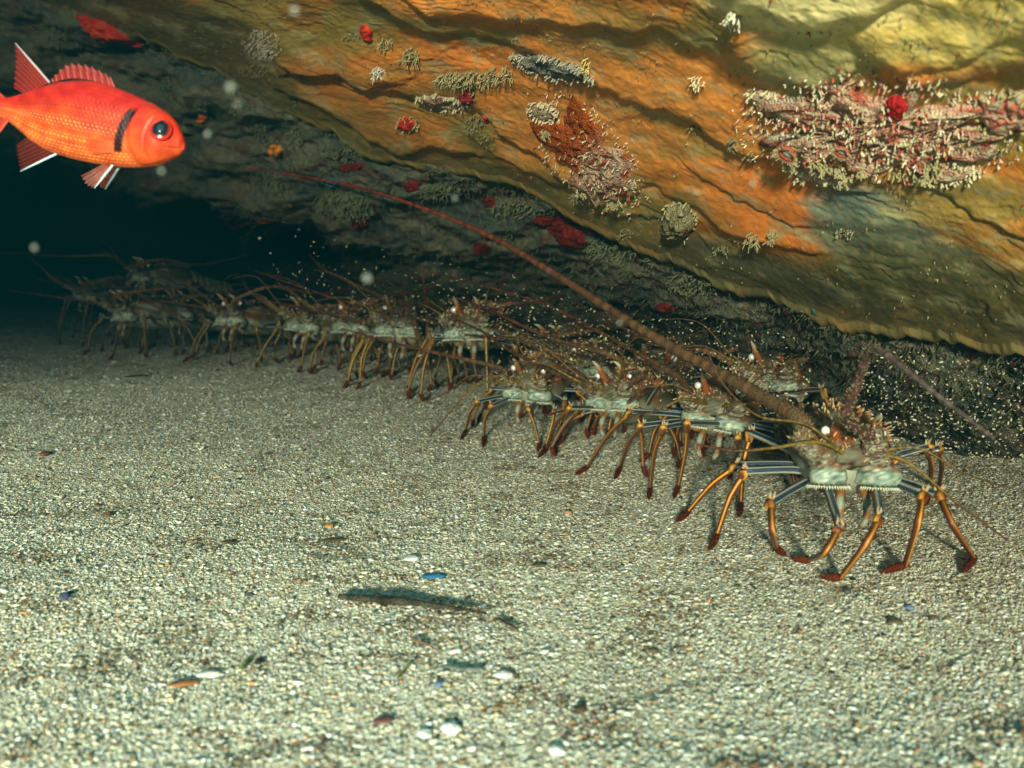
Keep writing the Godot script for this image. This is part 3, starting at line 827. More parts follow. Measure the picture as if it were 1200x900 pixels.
func build_lobsters() -> void:
	make_lobster({"face": [1000, 553, 0.90], "yaw": -8.0, "label": "nearest spiny lobster, front right, with blue and amber legs spread on the sand", "thick": 0.0080, "tip": Color(0.22, 0.022, 0.015), "tip_right": Color(0.085, 0.055, 0.05), "root_right": Color(0.085, 0.040, 0.03),
		"aim": [Vector3(-0.7, 0.55, 0.35), Vector3(-0.25, 0.8, 0.5)],
		"left": [[938, 492, 0.90], [870, 452, 0.97], [755, 388, 1.12], [645, 318, 1.30], [560, 270, 1.46], [455, 230, 1.66], [380, 211, 1.82], [290, 197, 2.0]],
		"right": [[992, 490, 0.83], [1004, 450, 0.79], [1018, 412, 0.75], [1036, 414, 0.72], [1092, 458, 0.68], [1165, 514, 0.64]],
		"feeler_left": [[958, 518, 0.87], [905, 525, 0.85], [862, 528, 0.84], [818, 521, 0.83]], "feeler_right": [[1060, 540, 0.88], [1120, 588, 0.87], [1182, 634, 0.86]],
		"legs": [
			[-1, 3, [864, 545, 1.0], null, [806, 603], [793, 613]], [-1, 2, [874, 552, 0.95], null, [840, 632], [831, 648]], [-1, 1, [903, 588, 0.87], [905, 624, 0.83], [909, 648], [921, 656]], [-1, 0, [984, 618, 0.82], [966, 648, 0.80], [948, 663], [928, 660]],
			[-1, 4, [880, 507, 1.06], null, [868, 592], [866, 606]],
			[1, 0, [1031, 606, 0.83], [1014, 638, 0.80], [985, 684], [962, 681]], [1, 1, [1081, 579, 0.86], [1075, 614, 0.82], [1060, 670], [1032, 676]], [1, 2, [1099, 577, 0.88], [1118, 618, 0.85], [1141, 660], [1128, 675]],
			[1, 3, [1086, 524, 0.98], null, [1087, 586], [1084, 596]], [1, 4, [1098, 526, 1.02], null, [1100, 574], [1103, 582]]]})
	make_lobster({"face": [828, 484, 1.13], "yaw": -12.0, "label": "second spiny lobster from the right, its pale face low beneath the long red feeler",
		"left": [[800, 447, 1.15], [765, 424, 1.22], [700, 388, 1.36], [620, 350, 1.55], [500, 318, 1.85]], "right": [[868, 470, 1.12], [905, 462, 1.2], [960, 455, 1.3]], "feeler_left": [[800, 468, 1.08], [768, 482, 1.06], [735, 487, 1.05]],
		"legs": [[-1, 0, [778, 500, 1.08], null, [762, 575], [760, 586]], [-1, 1, [752, 498, 1.12], null, [727, 552], [720, 563]], [1, 0, [864, 512, 1.08], null, [857, 555], [854, 562]], [-1, 2, [740, 482, 1.14], null, [688, 552], [674, 558]], [1, 1, [806, 495, 1.06], null, [795, 572], [789, 584]]]})
	make_lobster({"face": [716, 470, 1.28], "yaw": -18.0, "label": "spiny lobster with an amber leg raised over its back, third along the row", "tone": 0.95,
		"left": [[690, 452, 1.26], [650, 436, 1.34], [600, 412, 1.48], [560, 386, 1.62], [500, 360, 1.85]], "right": [[752, 440, 1.28], [700, 470, 1.3], [640, 486, 1.36]],
		"legs": [[1, 2, [775, 446, 1.22], [740, 468, 1.2], [728, 484], [730, 500]], [-1, 0, [668, 478, 1.25], null, [640, 530], [630, 538]]]})
	make_lobster({"face": [614, 450, 1.42], "yaw": -12.0, "label": "spiny lobster with a broad pale face and rust red brow, amid the row", "tone": 1.0,
		"left": [[588, 432, 1.42], [540, 420, 1.48], [470, 404, 1.6], [400, 385, 1.75]], "right": [[660, 430, 1.45], [690, 446, 1.42], [706, 470, 1.36]], "feeler_right": [[640, 428, 1.38], [688, 446, 1.36]], "feeler_left": [[560, 450, 1.36], [530, 480, 1.34], [503, 512, 1.33]],
		"legs": [[-1, 0, [576, 475, 1.38], null, [567, 515], [566, 524]], [-1, 1, [560, 470, 1.4], null, [546, 508], [540, 516]], [1, 0, [618, 478, 1.38], null, [632, 524], [630, 530]], [1, 1, [650, 480, 1.4], null, [640, 526], [636, 532]], [1, 2, [662, 470, 1.42], null, [650, 528], [652, 534]]]})
	make_lobster({"face": [900, 452, 1.32], "yaw": -26.0, "label": "spiny lobster hidden behind the long red feeler, only its pale brow and eyes showing", "tone": 0.95})
	make_lobster({"face": [648, 410, 1.80], "yaw": -30.0, "label": "spiny lobster behind the rust browed one, half covered by feelers", "tone": 0.9})
	make_lobster({"face": [550, 395, 1.74], "yaw": -24.0, "label": "spiny lobster with greenish pale plates beside the upright dark feeler", "tone": 0.95,
		"left": [[520, 380, 1.76], [470, 368, 1.85], [400, 352, 2.0], [300, 318, 2.3]]})
	make_lobster({"face": [466, 394, 1.88], "yaw": -14.0, "label": "spiny lobster with a small blue tinged face and clustered bright eyes, mid left", "tone": 0.95,
		"right": [[500, 420, 1.86], [500, 370, 1.84], [494, 308, 1.82]], "left": [[440, 380, 1.9], [380, 366, 2.0], [300, 350, 2.2]]})
	make_lobster({"face": [352, 386, 2.18], "yaw": -16.0, "label": "spiny lobster with a round pale face, fourth from the left end", "tone": 0.95})
	make_lobster({"face": [268, 377, 2.26], "yaw": -24.0, "label": "spiny lobster with a slanting pale face and long straight legs, third from the left end", "tone": 0.95, "left": [[250, 362, 2.26], [180, 352, 2.35], [90, 344, 2.5]]})
	make_lobster({"face": [146, 371, 2.36], "yaw": -28.0, "label": "dim spiny lobster at the left end of the row, front rank", "tone": 0.95, "left": [[128, 358, 2.36], [80, 350, 2.42], [10, 340, 2.55]]})
	make_lobster({"face": [160, 322, 2.56], "yaw": -40.0, "label": "dim spiny lobster perched higher behind the left end, pale blue green flank showing", "tone": 0.8, "left": [[130, 300, 2.5], [80, 300, 2.5], [0, 296, 2.6]]})
	make_lobster({"face": [412, 384, 2.08], "yaw": -20.0, "label": "spiny lobster wedged behind the blue tinged one and the round faced one", "tone": 0.85})
	make_lobster({"face": [208, 370, 2.42], "yaw": -34.0, "label": "dim spiny lobster between the left end's front rank and the slanting faced one", "tone": 0.85})
	make_lobster({"face": [506, 384, 2.0], "yaw": -10.0, "label": "spiny lobster behind the upright dark feeler, only its spiny back showing", "tone": 0.85})
	make_lobster({"face": [764, 444, 1.42], "yaw": -30.0, "label": "spiny lobster behind the one with a raised amber leg, mostly hidden", "tone": 0.85})
	make_lobster({"face": [690, 428, 1.62], "yaw": -6.0, "label": "spiny lobster deep in the row behind the rust browed one's right side", "tone": 0.85})
	make_lobster({"face": [96, 342, 2.62], "yaw": -30.0, "label": "dim spiny lobster at far left between the perched one and the front rank", "tone": 0.9})

# ---------------------------------------------------------------- the fish
func build_fish() -> void:
	var d := 0.74
	var snout := at(217, 172, d)
	var tail := at(2, 126, d + 0.03)
	var root := thing("soldierfish", "bright red soldierfish with a dark bar behind its gill, swimming at upper left", "fish", (snout + tail) * 0.5)
	var fwd := (snout - tail).normalized()
	var side := fwd.cross(Vector3.UP).normalized()      # towards the viewer
	if side.z < 0.0: side = -side
	var up := side.cross(fwd).normalized()
	if up.y < 0.0: up = -up
	root.basis = Basis(fwd, up, fwd.cross(up))
	var length := snout.distance_to(tail)
	var m := 0.74 / F                                   # metres per pixel there
	# outline: share of the length from the snout, half height above and below the axis (pixels)
	var prof := [[0.0, 3.0, 3.0], [0.02, 12.0, 11.0], [0.06, 24.0, 18.0], [0.12, 34.0, 27.0], [0.2, 41.0, 34.0], [0.31, 47.0, 39.0], [0.42, 51.0, 41.0], [0.52, 52.0, 42.0], [0.62, 48.0, 41.0], [0.72, 41.0, 38.0], [0.82, 30.0, 30.0], [0.9, 20.0, 20.0], [0.97, 13.0, 13.0], [1.0, 12.0, 12.0], [1.06, 13.0, 13.0]]
	var outline := func(t: float, which: int) -> float:
		var k := 0
		while k < prof.size() - 2 and t > prof[k + 1][0]: k += 1
		var u: float = clampf((t - prof[k][0]) / (prof[k + 1][0] - prof[k][0]), 0.0, 1.0)
		var pa: Array = prof[maxi(k - 1, 0)]
		var pd: Array = prof[mini(k + 2, prof.size() - 1)]
		return cubic_interpolate(prof[k][which], prof[k + 1][which], pa[which], pd[which], u) * m
	var s := Shape.new()
	var rings := 300
	var sides := 150
	var red := Color(0.40, 0.014, 0.008)
	var orange_red := Color(0.50, 0.042, 0.010)
	var gold := Color(0.56, 0.095, 0.014)
	for r in rings:
		var t := 1.06 * pow(float(r) / (rings - 1), 1.15)
		var hu: float = outline.call(t, 1)
		var hd: float = outline.call(t, 2)
		var w: float = (hu + hd) * (0.232 + 0.06 * exp(-pow((t - 0.11) / 0.09, 2.0))) * (1.0 - 0.35 * smoothstep(0.6, 1.0, t)) + 0.0004
		for j in sides:
			var a := TAU * j / sides
			var cu := cos(a)
			var y: float = sin(a) * (hu if sin(a) > 0.0 else hd)
			var z := signf(cu) * pow(absf(cu), 0.85) * w
			var v: float = y / (hu if y > 0.0 else hd)
			# scales in staggered rows, each overlapping the one behind it
			var gill := 0.245 - 0.05 * v * v + 0.02 * v
			var body := smoothstep(gill + 0.01, gill + 0.04, t)
			var rows := v * 11.0
			var row := floorf(rows)
			var sx := t * 42.0 + (0.5 if int(row) % 2 else 0.0)
			var fx := sx - floorf(sx)
			var fy := rows - row - 0.5
			var dome := clampf(1.0 - (fx - 0.5 + fy * fy * 1.4) * 0.8, 0.0, 1.3)
			var rim := smoothstep(0.36, 0.5, absf(fy)) + smoothstep(0.86, 1.0, fx) * (1.0 - smoothstep(0.0, 0.08, fx))
			var push := body * (dome * 0.00034 - rim * 0.0001)
			# gill cover stands off the body; a fold in front of it
			push += 0.0011 * smoothstep(gill + 0.012, gill - 0.006, t) * smoothstep(0.02, 0.12, t) * (1.0 if absf(v) < 0.9 else 0.4)
			push -= 0.0007 * exp(-pow((t - 0.165 + 0.05 * v * v) / 0.006, 2.0)) * smoothstep(0.95, 0.5, absf(v))
			push -= 0.0008 * exp(-pow((v + 0.32 - t * 1.1) / 0.06, 2.0)) * smoothstep(0.085, 0.04, t)
			var pos := Vector3(length * (0.5 - t), y, z)
			pos += Vector3(0, sin(a) * 0.8, cu).normalized() * push
			# colour
			var c := red.lerp(orange_red, smoothstep(0.75, 0.1, v)).lerp(gold, 0.75 * smoothstep(0.1, -0.45, v))
			c = c.lerp(orange_red, 0.5 * smoothstep(0.26, 0.16, t))
			c = c.lerp(Color(0.80, 0.34, 0.09), body * 0.85 * smoothstep(0.22, 0.0, absf(fy)) * smoothstep(0.75, 0.25, fx) * smoothstep(0.5, -0.1, v))
			c = c.lerp(Color(0.26, 0.016, 0.006), body * 0.75 * clampf(rim, 0.0, 1.0))
			var blotch := 1.0 + 0.35 * fine.get_noise_3d(pos.x * 60.0, pos.y * 90.0, pos.z * 60.0)
			c = Color(c.r * blotch * 0.85, c.g * blotch * blotch * 0.85, c.b * blotch)
			var bar := t - (0.290 - 0.035 * v - 0.04 * v * v)
			c = c.lerp(Color(0.012, 0.002, 0.004), 0.98 * smoothstep(0.027, 0.015, absf(bar) + 0.005 * fine.get_noise_2d(v * 6.0, 3.0)) * smoothstep(-0.62, -0.5, v) * smoothstep(0.78, 0.6, v))
			c = c.lerp(Color(0.35, 0.02, 0.01), 0.6 * exp(-pow((t - 0.165 + 0.05 * v * v) / 0.007, 2.0)) * smoothstep(0.9, 0.4, absf(v)))
			var e := Vector2((t - 0.10) * length, (y - 0.0085)).length()
			c = c.lerp(Color(0.6, 0.03, 0.012), 0.8 * smoothstep(0.0115, 0.0085, e))
			c = c.lerp(Color(0.25, 0.02, 0.01), smoothstep(0.02, 0.008, absf(v + 0.3 - t * 1.1)) * smoothstep(0.08, 0.04, t) * 0.7)
			s.vert(pos, c)
	for r in rings - 1:
		for j in sides:
			var a := r * sides + j
			var b := r * sides + (j + 1) % sides
			s.tri(a, b + sides, a + sides)
			s.tri(a, b, b + sides)
	obj("body", s, mats.scales, root)
	# eyes
	for sd in [-1, 1]:
		var e := Shape.new()
		var out := Vector3(0.24, 0.40, 0.88 * sd).normalized()
		var eb := Basis(Vector3.UP.cross(out).normalized() * sd, out.cross(Vector3.UP.cross(out)).normalized(), out)
		var c0 := Vector3(length * 0.402, 0.0084, sd * (0.0091 if sd > 0 else 0.0070))
		e.ball(c0, Vector3(0.0079, 0.0083, 0.0024), 16, 26, func(q: Vector3) -> Color:
			var rr := acos(clampf(q.z, -1.0, 1.0))
			return Color(0.006, 0.008, 0.013) if rr < 0.84 else Color(0.20, 0.012, 0.010) if rr < 0.92 else Color(0.46, 0.022, 0.010), eb)
		var eye := obj("eye", e, mats.fish_eye, root)
		var pu := Shape.new()
		pu.ball(c0 + out * 0.0012, Vector3(0.0034, 0.0040, 0.0016), 10, 16, func(_q): return Color(0.02, 0.032, 0.045), eb)
		obj("pupil", pu, mats.fish_eye, eye)
	# fins: root line, tip line, number of rays, colours
	var px := func(x: float, y: float, z := 0.0) -> Vector3:
		return root.transform.affine_inverse() * (at(x, y, d + 0.015)) * Vector3(1, 1, 0) + Vector3(0, 0, z)
	var fin := func(called: String, feet: Array, tips: Array, rays: int, web: Color, ray: Color, lead: Color, notch: float) -> void:
		var f := Shape.new()
		var fl := smooth_line(feet, 12)
		var tl := smooth_line(tips, 12)
		var n := 7
		var cols := rays * 4 + 1
		for r in n:
			for k in cols:
				var t := float(k) / (cols - 1)
				var q := t * (fl.size() - 1)
				var i0 := mini(int(q), fl.size() - 2)
				var foot: Vector3 = fl[i0].lerp(fl[i0 + 1], q - i0)
				var tip: Vector3 = tl[i0].lerp(tl[i0 + 1], q - i0)
				var between := absf(sin(PI * t * rays))
				var out := foot.lerp(tip, float(r) / (n - 1) * (1.0 - notch * between))
				out.z += 0.0006 * cos(TAU * t * rays) * r / n
				var cw: Color = web.lerp(ray, 0.5 * (1.0 - between)).lerp(lead, smoothstep(0.05, 0.0, t) * 0.8)
				cw.a = 0.62 - 0.34 * between * r / n
				f.vert(out, cw)
		f.weave(0, n, cols)
		for k in rays + 1:
			var t := float(k) / rays
			var q := t * (fl.size() - 1)
			var i0 := mini(int(q), fl.size() - 2)
			var a: Vector3 = fl[i0].lerp(fl[i0 + 1], q - i0)
			var b: Vector3 = tl[i0].lerp(tl[i0 + 1], q - i0)
			var col := lead if k == 0 else ray
			f.tube([a, a.lerp(b, 0.5), b], [0.0008 if k == 0 else 0.0004, 0.0008 if k == 0 else 0.0003, 0.0003], 5, [col, col, col])
		obj(called, f, mats.fin, root)
	var white := Color(0.62, 0.80, 0.88)
	fin.call("spiny_dorsal_fin", [px.call(144, 107), px.call(115, 96), px.call(85, 92), px.call(60, 96)], [px.call(138, 92), px.call(112, 79), px.call(82, 76), px.call(58, 92)], 10, Color(0.42, 0.010, 0.012), Color(0.46, 0.09, 0.08), Color(0.4, 0.08, 0.07), 0.16)
	fin.call("soft_dorsal_fin", [px.call(55, 96), px.call(40, 101), px.call(22, 110)], [px.call(12, 49), px.call(10, 72), px.call(4, 100)], 9, Color(0.28, 0.016, 0.012), Color(0.30, 0.02, 0.015), Color(0.5, 0.42, 0.46), 0.05)
	fin.call("anal_fin", [px.call(58, 178), px.call(44, 170), px.call(24, 156)], [px.call(2, 199), px.call(0, 184), px.call(0, 168)], 8, Color(0.13, 0.012, 0.01), Color(0.16, 0.016, 0.012), white, 0.06)
	for sd in [-1, 1]:
		var o: float = 5.0 if sd > 0 else -8.0
		fin.call("pelvic_fin", [px.call(137 + o * 0.3, 194, sd * 0.006), px.call(131 + o * 0.3, 195, sd * 0.006), px.call(124 + o * 0.3, 193, sd * 0.005)], [px.call(113 + o, 222 - absf(o) * 0.2 , sd * 0.012), px.call(104 + o, 217, sd * 0.013), px.call(98 + o, 207, sd * 0.013)], 5, Color(0.26, 0.05, 0.035), Color(0.3, 0.07, 0.045), white, 0.05)
		fin.call("pectoral_fin", [px.call(150, 168, sd * 0.0118), px.call(149, 174, sd * 0.0116), px.call(147, 180, sd * 0.0108)], [px.call(118, 165, sd * 0.0168), px.call(113, 172, sd * 0.0168), px.call(119, 181, sd * 0.0155)], 7, Color(0.66, 0.085, 0.015), Color(0.7, 0.11, 0.02), Color(0.6, 0.07, 0.015), 0.05)
	fin.call("tail_fin", [px.call(-8, 138), px.call(-10, 127), px.call(-6, 115)], [px.call(-62, 190), px.call(-40, 128), px.call(-66, 66)], 14, Color(0.5, 0.03, 0.02), Color(0.55, 0.06, 0.04), Color(0.6, 0.1, 0.06), 0.04)

# ---------------------------------------------------------------- growth on the rock
func branch(s: Shape, p: Vector3, n: Vector3, length: float, r: float, base: Color, tip: Color, droop := 0.35) -> void:
	var d := (n * 0.8 + Vector3(rng.randf_range(-0.8, 0.8), rng.randf_range(-0.6, 0.5) - droop, rng.randf_range(-0.5, 0.5))).normalized()
	var q := p - n * 0.0015
	var m := q + d * length * 0.5
	var e := m + (d + Vector3(rng.randf_range(-0.5, 0.5), rng.randf_range(-0.6, 0.4), rng.randf_range(-0.3, 0.3))).normalized() * length * 0.5
	s.tube([q, m, e], [r, r * 0.85, r * 0.7], 4, [base, base.lerp(tip, 0.6), tip])
	if rng.randf() < 0.75:
		var o := (d + Vector3(rng.randf_range(-1, 1), rng.randf_range(-1, 1), rng.randf_range(-0.5, 0.5))).normalized()
		s.tube([m, m + o * length * 0.4], [r * 0.75, r * 0.55], 4, [base.lerp(tip, 0.5), tip])

func spot(cx: float, cy: float, rx: float, ry: float, turn: float, u: float, a: float) -> Vector2:
	var x := rx * u * cos(a)
	var y := ry * u * sin(a)
	return Vector2(cx + x * cos(turn) - y * sin(turn), cy + x * sin(turn) + y * cos(turn))

func tuft(called: String, label: String, category: String, where: Callable, at_px: Array, count: int, length: float, base: Color, tip: Color, group := "", r := 0.0008) -> Node:
	var s := Shape.new()
	for k in int(count * 1.8):
		var q := spot(at_px[0], at_px[1], at_px[2], at_px[3], at_px[4] if at_px.size() > 4 else 0.0, sqrt(rng.randf()), rng.randf() * TAU)
		var n := normal_of(where, q.x, q.y)
		branch(s, where.call(q.x, q.y), n, length * rng.randf_range(0.45, 1.1), r * rng.randf_range(0.7, 1.2), shade(base, rng.randf_range(0.7, 1.2)), shade(tip, rng.randf_range(0.75, 1.15)))
	return tag(obj(called, s, mats.growth), label, category, group)

func crust(s: Shape, where: Callable, a: Array, height: float, bumps: float, freq: float, colour: Callable) -> void:
	var first := s.v.size()
	var rings := 26
	var sides := 56
	for k in rings:
		var u := 1.0 - float(k) / (rings - 1)
		for j in sides:
			var ang := TAU * j / sides
			var wob := 1.0 + (0.75 if a[2] > 60.0 else 0.22) * fine.get_noise_2d(cos(ang) * 1.7 + a[0] * 0.1, sin(ang) * 1.7 + a[1] * 0.1) + 0.16 * fine.get_noise_2d(cos(ang) * 6.0 + a[0], sin(ang) * 6.0 + a[1])
			var q := spot(a[0], a[1], a[2] * wob, a[3] * wob, a[4], u, ang)
			var n := normal_of(where, q.x, q.y)
			var h := height * sqrt(maxf(0.0, 1.0 - pow(u, 3.0))) + bumps * fine.get_noise_2d(q.x * freq, q.y * freq) * minf(1.0, (1.0 - u) * 5.0) - 0.0025 * smoothstep(0.85, 1.0, u)
			s.vert(where.call(q.x, q.y) + n * h, colour.call(q.x, q.y, u))
	s.weave(first, rings, sides, true)

func patch(called: String, label: String, category: String, where: Callable, a: Array, height: float, col: Color, col2: Color, group := "", fringe := 0, fringe_tip := Color.WHITE, m: Material = null) -> Node:
	var s := Shape.new()
	crust(s, where, a, height, height * 0.35, 0.09, func(x: float, y: float, _u: float) -> Color: return col.lerp(col2, smoothstep(-0.3, 0.4, fine.get_noise_2d(x * 0.1, y * 0.1))))
	var o := obj(called, s, m if m else mats.crust)
	tag(o, label, category, group)
	if fringe:
		var f := Shape.new()
		for k in fringe:
			var q := spot(a[0], a[1], a[2], a[3], a[4], rng.randf_range(0.8, 1.15), rng.randf() * TAU)
			branch(f, where.call(q.x, q.y), normal_of(where, q.x, q.y), rng.randf_range(0.004, 0.010), 0.0011, shade(fringe_tip, 0.6), shade(fringe_tip, rng.randf_range(0.7, 1.1)))
		obj("fringe", f, mats.growth, o)
	return o

func rubble_colour(x: float, y: float, warm: float) -> Color:
	var n := fine.get_noise_2d(x * 0.11 + 60.0, y * 0.13)
	var n2 := fine.get_noise_2d(x * 0.05, y * 0.06 + 400.0)
	var c := Color(0.52, 0.27, 0.19).lerp(Color(0.60, 0.50, 0.33), smoothstep(-0.15, 0.3, n))
	c = c.lerp(Color(0.36, 0.06, 0.028), smoothstep(0.15, 0.35, n2 + 0.3 * n) * warm)
	return c.lerp(Color(0.09, 0.08, 0.06), 0.7 * smoothstep(0.22, 0.5, fine.get_noise_2d(x * 0.09 - 80.0, y * 0.09)))

func rosette(parent: Node, where: Callable, x: float, y: float, r: float) -> void:
	var n := normal_of(where, x, y)
	var p: Vector3 = where.call(x, y) + n * 0.017
	var b := Basis.looking_at(-n, Vector3.UP)
	var s := Shape.new()
	var ring := []
	for k in 21: ring.append(p + b * (Vector3(cos(TAU * k / 20.0), sin(TAU * k / 20.0), 0) * r))
	var rr := []
	for k in 21: rr.append(r * rng.randf_range(0.18, 0.32))
	s.tube(ring, rr, 6, [Color(0.34, 0.07, 0.045)])
	s.ball(p - n * r * 0.2, Vector3(r * 0.85, r * 0.85, r * 0.45), 8, 14, func(d: Vector3) -> Color: return Color(0.46, 0.42, 0.3).lerp(Color(0.2, 0.18, 0.12), smoothstep(0.0, 0.4, fine.get_noise_3d(d.x * 4.0, d.y * 4.0, x))), b)
	for k in 26:
		var d := b * Vector3(cos(TAU * k / 26.0), sin(TAU * k / 26.0), 0.35).normalized()
		s.tube([p + d * r * 1.1, p + d * r * rng.randf_range(1.2, 1.9)], [0.0009, 0.0005], 4, [Color(0.3, 0.14, 0.08), Color(0.46, 0.38, 0.22)])
	obj("polyp", s, mats.growth, parent)

func build_growth() -> void:
	var cream := Color(0.44, 0.37, 0.19)
	var buff := Color(0.24, 0.21, 0.11)
	var grey := Color(0.2, 0.2, 0.16)
	var scarlet := Color(0.42, 0.016, 0.008)
	var dark_red := Color(0.24, 0.015, 0.015)
	# the big clusters
	var big := [[1030.0, 148.0, 126.0, 50.0, 0.06], [690.0, 178.0, 70.0, 33.0, 0.85]]
	var big_label := ["large pink and cream tufted growth hanging under the yellow lobes, upper right", "red and cream tufted growth on the tip of the orange fold, top centre"]
	for k in 2:
		var s := Shape.new()
		crust(s, front, big[k], 0.010 if k == 0 else 0.006, 0.0055, 0.09, func(x: float, y: float, _u: float) -> Color:
			if k == 0: return rubble_colour(x, y, 1.0)
			return Color(0.38, 0.075, 0.015).lerp(rubble_colour(x, y, 1.0), smoothstep(-20.0, 40.0, (x - 690.0) + (y - 178.0) * 0.9)))
		var o := obj("encrusting_cluster", s, mats.rock)
		tag(o, big_label[k], "reef growth")
		var f := Shape.new()
		for j in (2300 if k == 0 else 900):
			var u := pow(rng.randf(), 0.62) * 1.3
			if u > 1.0 and rng.randf() < (u - 1.0) * 3.0: continue
			var q := spot(big[k][0], big[k][1], big[k][2], big[k][3], big[k][4], u * 1.1, rng.randf() * TAU)
			if k == 1 and (q.x - 690.0) + (q.y - 178.0) * 0.9 < rng.randf_range(-60.0, 20.0) and u < 0.85: continue
			if fine.get_noise_2d(q.x * 0.06 + 700.0, q.y * 0.07) < rng.randf_range(-0.1, 0.25) and u < 0.92: continue
			var n := normal_of(front, q.x, q.y)
			var t: Color = [Color(0.66, 0.56, 0.36), Color(0.68, 0.40, 0.30), cream, Color(0.72, 0.64, 0.48), Color(0.46, 0.12, 0.07)][rng.randi() % 5]
			branch(f, front(q.x, q.y) + n * 0.012 * maxf(0.0, 1.0 - pow(u, 4.0)) * (1.0 if k == 0 else 0.6), n, rng.randf_range(0.0018, 0.0065), rng.randf_range(0.0004, 0.0009), shade(t, 0.75), t, 0.3)
		obj("branchlets", f, mats.growth, o)
		var h := Shape.new()
		for j in (13 if k == 0 else 7):
			# longer strands hang from the lower rim
			var a := rng.randf_range(0.15, 2.7)
			var q := spot(big[k][0], big[k][1], big[k][2], big[k][3], big[k][4], rng.randf_range(0.85, 1.05), a)
			var p := front(q.x, q.y) + TOWARDS * 0.006
			var deep := rng.randf_range(0.002, 0.014)
			for e in rng.randi_range(6, 22): branch(h, p + Vector3(rng.randf_range(-0.005, 0.005), -deep * rng.randf(), rng.randf_range(0, 0.004)), Vector3(0, -0.5, 0.5), rng.randf_range(0.003, 0.008), rng.randf_range(0.0005, 0.0009), buff, cream, 0.5)
		obj("hanging_strands", h, mats.growth, o)
		if k == 0:
			rosette(o, front, 940, 158, 0.0066)
			rosette(o, front, 996, 158, 0.0048)
			var rp := Shape.new()
			crust(rp, func(x, y): return front(x, y) + TOWARDS * 0.013, [1054.0, 122.0, 13.0, 12.0, 0.0], 0.004, 0.002, 0.1, func(_x, _y, _u): return Color(0.32, 0.012, 0.012))
			obj("red_sponge", rp, mats.growth, o)
	tag(patch("encrusting_patch", "", "", front, [1185, 128, 42, 22, 0.0], 0.008, Color(0.42, 0.09, 0.06), Color(0.35, 0.3, 0.2), "", 60, cream), "dull red patch with pale strands at the right edge, under the yellow lobes", "reef growth")
	var small := [[905, 118, 26, 12, 0.5, "small pink crust at the upper left rim of the large pink growth"], [958, 200, 30, 10, 0.1, "small pink crust under the lower left rim of the large pink growth"], [1110, 200, 34, 11, -0.1, "small cream crust under the lower right rim of the large pink growth"], [640, 130, 16, 9, 0.4, "small cream crust at the upper end of the red and cream growth"], [520, 118, 26, 9, 0.15, "thin cream crust under the longest curtain of strands"]]
	for q in small: patch("encrusting_patch", q[5], "reef growth", front, [q[0], q[1], q[2], q[3], q[4]], 0.005, Color(0.48, 0.24, 0.17), Color(0.56, 0.47, 0.31), "", 70, Color(0.66, 0.56, 0.36), mats.rock)
	# scarlet sponge patches on the ledge
	var patches := "scarlet sponge patches on the rock"
	patch("red_sponge_patch", "long scarlet sponge patch on dark rock above the soldierfish", "sponge", recess, [133, 36, 38, 11, 0.62], 0.006, scarlet, Color(0.5, 0.06, 0.03), patches, 30, grey, mats.growth)
	patch("red_sponge_patch", "small scarlet sponge patch on dark rock below the pinkish grey tuft", "sponge", recess, [280, 88, 14, 6, 0.1], 0.004, scarlet, Color(0.5, 0.06, 0.03), patches, 0, grey, mats.growth)
	patch("red_sponge_patch", "small upright scarlet blob beside cream tufts near the top edge", "sponge", front, [433, 38, 6, 11, -0.5], 0.005, scarlet, Color(0.66, 0.05, 0.02), patches, 0, grey, mats.growth)
	patch("red_sponge_patch", "scarlet blob with a cream fringe in the middle of the olive fold", "sponge", front, [482, 144, 12, 8, 0.1], 0.006, scarlet, Color(0.66, 0.05, 0.02), patches, 36, cream, mats.growth)
	patch("red_sponge_patch", "dark wine red lump under the long cream tufts", "sponge", front, [553, 111, 9, 9, 0.0], 0.006, dark_red, Color(0.3, 0.03, 0.05), patches, 10, buff, mats.growth)
	patch("red_sponge_patch", "small bright red dot at the lip below the wine red lump", "sponge", front, [571, 138, 5, 6, 0.0], 0.003, Color(0.6, 0.08, 0.04), scarlet, patches, 0, buff, mats.growth)
	var reds := [[660, 274, 30, 13, 0.5, "widest dark red stain on the cave wall above the long red feeler"], [634, 262, 11, 7, 0.2, "small red stain left of the widest one on the cave wall"], [694, 270, 8, 6, 0.3, "small red stain right of the widest one on the cave wall"], [568, 240, 10, 5, 0.4, "red spot on the cave wall under the lip, middle"], [412, 196, 14, 5, 0.0, "flat red stain on the cave wall left of the lip's lowest olive fold"], [486, 216, 10, 6, 0.1, "red spot on the cave wall just under the olive fold"], [421, 262, 10, 7, 0.0, "red spot below the algae clump on the cave wall"], [275, 264, 15, 8, 0.3, "dim red stain in the dark left part of the crevice"], [346, 298, 16, 9, 0.1, "dim red stain in the crevice above the fourth lobster"], [570, 287, 10, 5, 0.4, "dim red spot just under the long red feeler"], [782, 358, 10, 5, 0.3, "dim red spot in the dark right part of the crevice"], [310, 262, 8, 6, 0.0, "small dim red spot between two larger stains in the left crevice"]]
	for r in reds: patch("red_stain", r[5], "sponge", recess, [r[0], r[1], r[2], r[3], r[4]], 0.005, Color(0.16, 0.012, 0.010), Color(0.10, 0.014, 0.012), "red stains on the cave wall", 0, grey, mats.growth)
	patch("orange_sponge_ball", "small round orange sponge on the dark wall right of the soldierfish", "sponge", recess, [321, 178, 8, 7, 0.0], 0.010, Color(0.7, 0.24, 0.03), Color(0.6, 0.18, 0.03), "", 12, buff, mats.growth)
